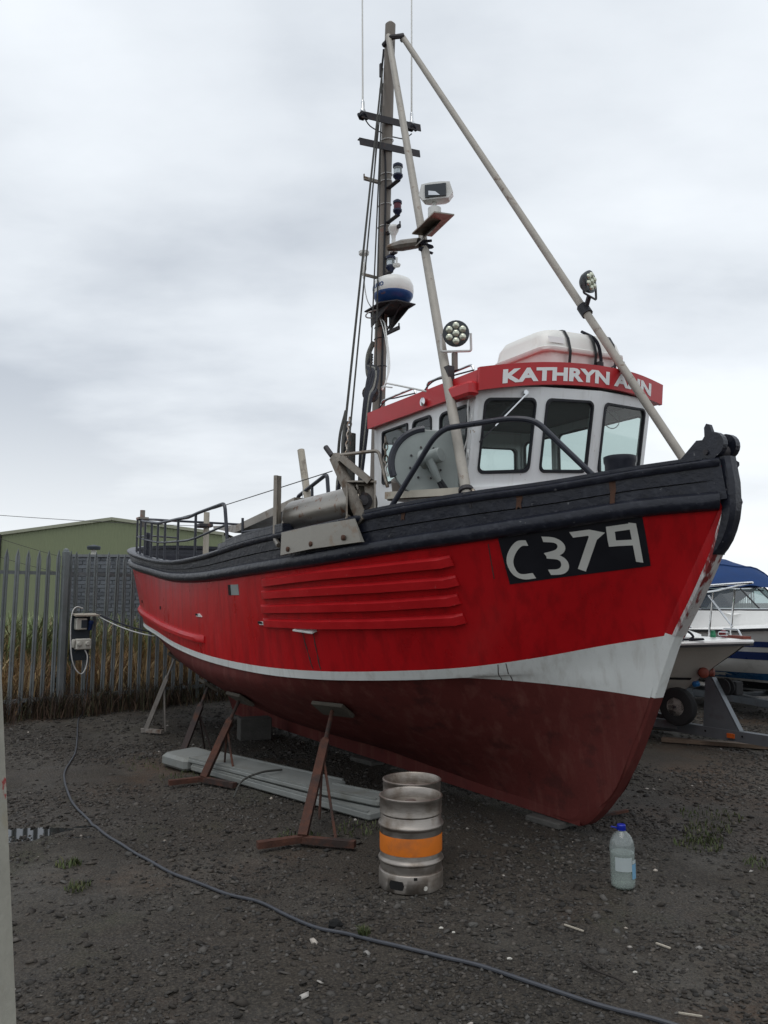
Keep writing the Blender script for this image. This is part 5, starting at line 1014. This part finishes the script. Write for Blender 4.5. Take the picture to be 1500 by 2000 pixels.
# ------------------------------------------------------------------ water bottle
bt = empty('water_bottle', (1.44, 4.97, gh(1.44, 4.97))); tag(bt, 'clear plastic water bottle with a blue cap on the gravel', 'bottle')
prof = [(.0, .004), (.055, .002), (.068, .012), (.072, .03)]
for k in range(8): z = .045 + k * .018; prof.append((.073 - (.002 if k % 2 else 0), z))
prof += [(.0735, .19), (.0725, .205), (.0735, .215), (.0735, .235), (.071, .245), (.0715, .255), (.066, .275), (.052, .302), (.034, .320), (.024, .328), (.022, .345)]
MB().lathe(prof, n=28, closed=False).build('bottle_shell', 'bottle_pet', bt, True, 60)
MB().lathe([(0, .008), (.05, .007), (.064, .015), (.0675, .032), (.069, .06), (.069, .205), (0, .206)], n=28).build('water', 'bottle_water', bt, True, 40)
MB().lathe([(.025, .336), (.026, .338), (.026, .362), (.022, .366), (0, .366)], n=20).build('cap', 'cap_blue', bt, True, 40)
MB().tube(soft([(-.022, 0, .343), (-.05, -.01, .352), (-.066, -.015, .356)], 4), .005, 6).build('handle', 'cap_blue', bt, True)
MB().lathe([(.026, .332), (.028, .334), (.028, .339)], n=20, closed=False).build('cap_ring', 'cap_blue', bt)
lb = lambda a0, a1, z0, z1, rr: [[(rr * math.cos(R(a)), rr * math.sin(R(a)), z) for a in np.linspace(a0, a1, 10)] for z in (z0, z1)]
MB().grid(lb(-60, -10, .065, .15, .0752)).build('blue_label', 'label_blue', bt, True); MB().grid(lb(-140, -60.5, .11, .19, .0750)).build('white_label', 'label_white', bt, True); MB().grid(lb(-58, -12, .152, .172, .0752)).build('label_strip', 'label_white', bt, True)

# ------------------------------------------------------------------ post at the left edge
m = MB(); m.box((0, 0, .95), (.14, .10, 2.1), bev=.012); o = m.build('painted_post', 'post_paint'); o.location = (-.918, 2.05, 0); o.rotation_euler = (0, R(-5.6), 0); tag(o, 'weathered pale post with red paint marks at the left edge', 'post')

# ------------------------------------------------------------------ motor boats on trailers to the right
def motor_boat(name, origin, ang, label):
    r = empty(name, origin, ang); tag(r, label, 'motorboat', 'motorboats on trailers'); return r
MO = Vector((1.43, 13.50, 0))
cr_b = motor_boat('motor_cruiser', MO, BA, 'cream-hulled motorboat with chrome pulpit rail, nearest beyond the red bow')
S_ = [(0, 1.02, 1.10), (1.5, 1.10, 1.12), (3.0, 1.06, 1.15), (4.0, .86, 1.18), (4.5, .60, 1.21), (4.9, .30, 1.235), (5.17, .03, 1.25)]
N_ = [(0, 1.00, .95), (1.5, 1.05, .97), (3.0, .98, 1.0), (4.0, .70, 1.03), (4.45, .42, 1.07), (4.78, .17, 1.10), (5.02, .02, 1.14)]
C2 = [(0, .95, .58), (1.5, .97, .60), (3.0, .84, .66), (3.9, .50, .75), (4.28, .24, .82), (4.52, .08, .88), (4.70, .01, .93)]
K2 = [(0, .02, .30), (1.5, .02, .30), (3.0, .02, .32), (3.6, .02, .37), (3.95, .015, .46), (4.2, .012, .58), (4.42, .01, .72)]
def small_hull(parent, Ls, material):
    ls = [cr(l, 40) for l in Ls]; G = np.array([cr([l[i] for l in ls], 16) for i in range(40)]); b = MB()
    for s in (-1, 1): b.grid([[(p[0], s * max(0, p[1]), p[2]) for p in G[:, v]] for v in range(16)], flip=s < 0)
    tr = [(p[0], -p[1], p[2]) for p in G[0]] + [(p[0], p[1], p[2]) for p in G[0][::-1]]; b.add(tr, [tuple(range(len(tr)))])
    return b.build('hull', material, parent, True, 50), G
hA, GA = small_hull(cr_b, [K2, C2, N_, S_], 'gelcoat_cream')
def edge_strip(parent, Lp, sec, name, material):
    P = cr(Lp, 60); path = [Vector((p[0], -p[1], p[2])) for p in P[::-1]]; path = [Vector((p[0], p[1], p[2])) for p in P][:0] + path
    full_ = [Vector((p[0], -p[1], p[2])) for p in P] ; full_ = full_ + [Vector((p[0], p[1], p[2])) for p in P[::-1]]
    b = MB(); n = len(full_); k = len(sec); G = []
    for i, p in enumerate(full_):
        d = full_[min(n - 1, i + 1)] - full_[max(0, i - 1)]; d.z = 0; d.normalize(); nn = Vector((d.y, -d.x, 0)); G.append([p + nn * o_ + Vector((0, 0, z)) for o_, z in sec])
    b.grid(G, closed=True); return b.build(name, material, parent, True, 40)
edge_strip(cr_b, S_, [(-.03, -.02), (.03, -.02), (.04, .0), (.03, .02), (-.03, .02)], 'rub_rail', 'gelcoat_white'); edge_strip(cr_b, [(x, y, z - .035) for x, y, z in S_], [(-.01, -.012), (.03, -.012), (.03, .012), (-.01, .012)], 'rub_insert', 'vinyl_black')
b = MB()
for sg in (-1, 1):
    G = []
    for p in GA[4:34]:
        zs_ = p[:, 2]; k = np.interp(1.0 - .20, zs_, np.arange(16)); f = lambda zz: Vector((np.interp(zz, zs_, p[:, 0]), sg * (np.interp(zz, zs_, p[:, 1]) + .004), zz))
        G.append([f(.755 - .0), f(.785)])
    b.grid(G)
b.build('hull_line', 'vinyl_black', cr_b)
dkp = cr(S_, 30); b = MB(); b.grid([[(p[0], f * p[1] * .985, p[2] + .012 + .10 * (1 - f * f) * min(1, p[1])) for f in np.linspace(-1, 1, 11)] for p in dkp]); b.build('foredeck', 'gelcoat_white', cr_b, True)
b = MB(); b.grid([[(x, f * hw_, z + .05 * (1 - f * f)) for f in np.linspace(-1, 1, 9)] for x, hw_, z in ((2.2, .86, 1.36), (3.3, .80, 1.36), (3.9, .62, 1.33), (4.25, .4, 1.29), (4.4, .2, 1.24))]); b.build('coachroof', 'gelcoat_white', cr_b, True)
b = MB(); b.lathe([(.14, 0), (.14, .02), (.12, .028), (0, .03)], (4.55, -.28, 1.27), n=20); b.build('deck_hatch', 'gelcoat_white', cr_b, True)
# pulpit rail
rl = lambda x: float(np.interp(x, [p[0] for p in S_], [p[1] for p in S_])) - .06; rzz = lambda x: float(np.interp(x, [p[0] for p in S_], [p[2] for p in S_]))
for s in (-1, 1):
    tp = [(2.7, s * rl(2.7), rzz(2.7) + .58), (3.4, s * rl(3.4), rzz(3.4) + .62), (4.2, s * rl(4.2), rzz(4.2) + .64), (4.7, s * rl(4.7), rzz(4.7) + .65), (5.0, s * (rl(5.0) + .03), rzz(5.0) + .66), (5.25, 0, 1.92)]
    m = MB(); m.tube(soft(tp, 5), .0135, 8); m.build('pulpit_rail', 'chrome', cr_b, True)
    for x, dx in ((3.35, .0), (4.2, .06), (4.72, .1)):
        MB().tube([(x - .1, s * rl(x - .1), rzz(x) + .02), (x + dx, s * rl(x + dx), rzz(x) + .63)], .0125, 8).build('pulpit_stanchion', 'chrome', cr_b, True)
    MB().tube([(4.15, s * rl(4.15), 1.78), (4.7, s * rl(4.7), 1.40)], .0115, 8).build('pulpit_brace', 'chrome', cr_b, True)
    MB().lathe([(.028, 0), (.034, .01), (.034, .03), (.03, .035), (.026, .075), (.03, .08), (.0, .085)], (4.82, s * .10 - .06, 1.285), n=14).build('green_light' if s < 0 else 'red_light', 'nav_green' if s < 0 else 'nav_red', cr_b, True)
MB().box((4.95, .12, 1.29), (.36, .10, .03), (0, 0, -.4)).build('bow_board', 'roller_red', cr_b)
m = MB(); m.tube(soft([(4.55, -.52, 1.26), (4.62, -.5, 1.31), (4.70, -.47, 1.36), (4.76, -.44, 1.30), (4.72, -.46, 1.26), (4.86, -.40, 1.275), (4.4, -.6, 1.25), (4.0, -.72, 1.25)], 6), .014, 6); m.build('bow_line', 'rope_navy', cr_b, True)
MB().box((4.88, -.05, 1.33), (.1, .08, .05), (0, 0, .3), .01).build('bow_cleat', 'chrome', cr_b)
MB().tube(fillet([(4.55, .38, 1.30), (4.6, .36, 1.37), (4.85, .28, 1.37), (4.9, .26, 1.30)], .03), .012, 8).build('grab_rail', 'chrome', cr_b, True)
# second motor boat behind it, white with blue stripes
PN = BM @ Vector((0, 1, 0)); PH = BM @ Vector((1, 0, 0))
mb2 = motor_boat('speed_boat', Vector((5.47, 15.73, 0)), R(-85), 'white motorboat with blue side stripes, windscreen and blue canopy')
S2_ = [(x, y, z + .10) for x, y, z in S_]; hB, GB = small_hull(mb2, [K2, C2, N_, S2_], 'gelcoat_white')
def stripe(z0a, z0b, z1a, z1b, material, x0=1.0, x1=5.0, name='stripe'):
    b = MB()
    for sg in (-1, 1):
        G = []
        for p in GB[6:39]:
            f = np.clip((p[8, 0] - x0) / (x1 - x0), 0, 1); zs_ = p[:, 2]; q = lambda zz: Vector((np.interp(zz, zs_, p[:, 0]), sg * (np.interp(zz, zs_, p[:, 1]) + .006), zz))
            G.append([q(z0a + (z0b - z0a) * f), q(z1a + (z1b - z1a) * f)])
        b.grid(G)
    b.build(name, material, mb2)
stripe(1.04, 1.06, 1.14, 1.14, 'stripe_blue'); stripe(.90, .86, .98, .985, 'stripe_blue'); stripe(.56, .54, .64, .66, 'stripe_cyan'); stripe(.33, .40, .52, .50, 'vinyl_black', name='bottom_paint')
b = MB(); b.grid([[(p[0], f * p[1] * .99, p[2] + .01 + .08 * (1 - f * f)) for f in np.linspace(-1, 1, 7)] for p in cr(S2_, 24)]); b.build('foredeck', 'gelcoat_white', mb2, True)
edge_strip(mb2, S2_, [(-.02, -.02), (.03, -.02), (.03, .02), (-.02, .02)], 'rub_rail', 'vinyl_black')
# windscreen
ws = [(1.9, -.98, 1.58, 1.95), (2.55, -.92, 1.58, 1.95), (3.1, -.72, 1.58, 1.94), (3.45, -.36, 1.58, 1.92), (3.55, 0, 1.58, 1.91), (3.45, .36, 1.58, 1.92), (3.1, .72, 1.58, 1.94), (2.55, .92, 1.58, 1.95), (1.9, .98, 1.58, 1.95)]
lo = [Vector((x, y, a)) for x, y, a, t in ws]; hi = [Vector((x - .55, y * .93, t)) for x, y, a, t in ws]
for i in range(len(ws) - 1): MB().add([lo[i], lo[i + 1], hi[i + 1], hi[i]], [(0, 1, 2, 3)]).build('screen_pane', 'screen_glass', mb2)
m = MB(); m.tube(lo, .018, 8); m.tube(hi, .014, 8); m.build('screen_frame', 'chrome', mb2, True)
for i in (1, 2, 4, 6, 7): MB().tube([lo[i], hi[i]], .013, 6).build('screen_mullion', 'vinyl_black', mb2)
m = MB(); m.tube([p + Vector((.02, 0, -.01)) for p in lo], .02, 8); m.build('screen_gasket', 'vinyl_black', mb2, True)
# canopy
G = []
for x, zt, hw_, zl in ((3.0, 1.95, .72, 1.94), (2.8, 2.14, .86, 1.97), (2.5, 2.30, .95, 1.98), (1.9, 2.45, 1.0, 1.95), (1.0, 2.50, 1.02, 1.65), (.2, 2.44, 1.0, 1.4), (-.1, 2.1, .98, 1.25)):
    row = []
    for f in np.linspace(-1, 1, 17):
        a = abs(f); z = zl + (zt - zl) * (1 - a ** 3.2); row.append((x + .02 * math.sin(7 * f + x * 5), f * hw_, z + .018 * math.sin(9 * f + 6 * x)))
    G.append(row)
m = MB(); m.grid([[Vector(p) for p in r] for r in G]); cn = m.build('canopy', 'canvas_blue', mb2, True, 60)
for i in (2, 4): MB().tube([Vector(p) + Vector((0, 0, .008)) for p in G[i]], .012, 6).build('canopy_seam', 'canvas_blue', cn, True)
b = MB(); b.grid([[(x, f * hw_, z + .04 * (1 - f * f)) for f in np.linspace(-1, 1, 13)] for x, hw_, z in ((1.5, 1.0, 1.57), (2.6, .97, 1.57), (3.1, .80, 1.56), (3.5, .58, 1.54), (3.62, .5, 1.50))]); b.build('coachroof', 'gelcoat_white', mb2, True)
b = MB(); b.grid([[Vector((x, y, z)) for x, y in ((1.5, -1.0), (2.6, -.975), (3.1, -.81), (3.5, -.585), (3.64, -.3), (3.7, 0), (3.64, .3), (3.5, .585), (3.1, .81), (2.6, .975), (1.5, 1.0))] for z in (1.25, 1.565)]); b.build('cabin_side', 'gelcoat_white', mb2, True)
# trailers
def trailer(label, org, ang, front, post):
    r = empty('boat_trailer', org, ang); tag(r, label, 'trailer', 'boat trailers')
    MB().bar((1.0, 0, .17), (front, 0, .17), .10, .12).build('drawbar', 'trailer_galv', r)
    for s in (-1, 1):
        MB().bar((-.2, s * .65, .24), (2.6, s * .65, .24), .06, .1).build('side_beam', 'trailer_galv', r); MB().bar((2.6, s * .65, .24), (4.2, s * .05, .20), .06, .1).build('side_beam', 'trailer_galv', r)
    for x in (.2, 1.6, 2.6): MB().bar((x, -.7, .20), (x, .7, .20), .07, .07).build('cross_beam', 'trailer_galv', r)
    for s in (-1, 1):
        w_ = MB().lathe([(.13, -.08), (.20, -.085), (.255, -.07), (.27, -.04), (.27, .04), (.255, .07), (.20, .085), (.13, .08)], (1.3, s * 1.05, .27), (0, 1, 0), 28).build('tyre', 'tyre', r, True)
        MB().lathe([(0, .03), (.05, .035), (.06, .05), (.10, .05), (.135, .078), (.145, .078)], (1.3, s * 1.05, .27), (0, s, 0), 24).build('rim', 'rim_grey', w_, True)
    if post:
        x = post
        MB().prism([(x - .16, -.035, .23), (x + .30, -.035, .23), (x - .02, -.035, .80), (x - .10, -.035, .82)], (0, .012, 0)).build('winch_post', 'trailer_galv', r)
        MB().prism([(x - .16, .030, .23), (x + .30, .030, .23), (x - .02, .030, .80), (x - .10, .030, .82)], (0, .012, 0)).build('winch_post', 'trailer_galv', r)
        MB().bar((x + .315, 0, .23), (x - .01, 0, .81), .075, .012, (1, 0, 0)).build('post_web', 'trailer_galv', r)
        for s in (-1, 1): MB().lathe([(.065, -.012), (.06, .03), (.03, .05), (0, .05)], (x - .10, s * .065, .86), (.75, s * .65, .0), 18).build('bow_roller', 'roller_red', r, True)
        for k in (0, 1): MB().lathe([(.0, 0), (.10, 0), (.105, .012), (.05, .02), (.0, .02)], (x + .06, .05 + .085 * k, .70), (0, 1, 0), 20).build('winch_drum', 'tyre', r, True)
        MB().box((x + .07, .26, .68), (.16, .14, .16), bev=.01).build('winch_gear', 'tyre', r)
        MB().box((x + .22, -.062, .17), (.09, .02, .05)).build('reflector', 'amber', r)
        for dx in (-.12, .36): MB().lathe([(.013, 0), (.013, .004)], (x + dx, -.052, .18), (0, -1, 0), 8).build('bolt_hole', 'hole_black', r)
        MB().lathe([(.035, -.02), (.035, .04), (0, .05)], (x - .2, -.07, .72), (0, -1, 0), 12).build('blue_strap_hook', 'stripe_cyan', r, True)
        w_ = MB().lathe([(.11, -.07), (.16, -.075), (.215, -.06), (.228, -.03), (.228, .03), (.215, .06), (.16, .075), (.11, .07)], (x - .40, -.17, .44), (-.15, 1, 0), 26).build('spare_tyre', 'tyre', r, True)
        MB().lathe([(0, .035), (.035, .04), (.04, .055), (.075, .045), (.11, .07), (.12, .07)], (x - .40, -.17, .44), (.15, -1, 0), 22).build('rim', 'rim_grey', w_, True)
        MB().lathe([(.02, 0), (.02, .05), (0, .055)], (x - .40, -.20, .44), (.15, -1, 0), 8).build('hub', 'iron_dark', w_)
    return r
trailer('galvanised trailer with winch post carrying the cream motorboat', MO, BA, 6.4, 4.70); trailer('dark trailer under the striped white motorboat', Vector((5.47, 15.73, 0)), R(-85), 5.9, None)
m = MB(); m.bar((3.40, 9.90, .03), (4.50, 9.38, .03), .12, .045); tag(m.build('timber_plank', 'timber_wet'), 'wet brown timber plank on the ground before the trailer', 'plank')
m = MB(); m.prism([(3.02, 10.95, .03), (3.75, 10.45, .03), (3.80, 10.60, .03), (3.25, 11.15, .12)], (0, 0, .03)); tag(m.build('broken_panel', 'pad_wood'), 'broken grey panel lying beside the trailer wheel', 'panel')
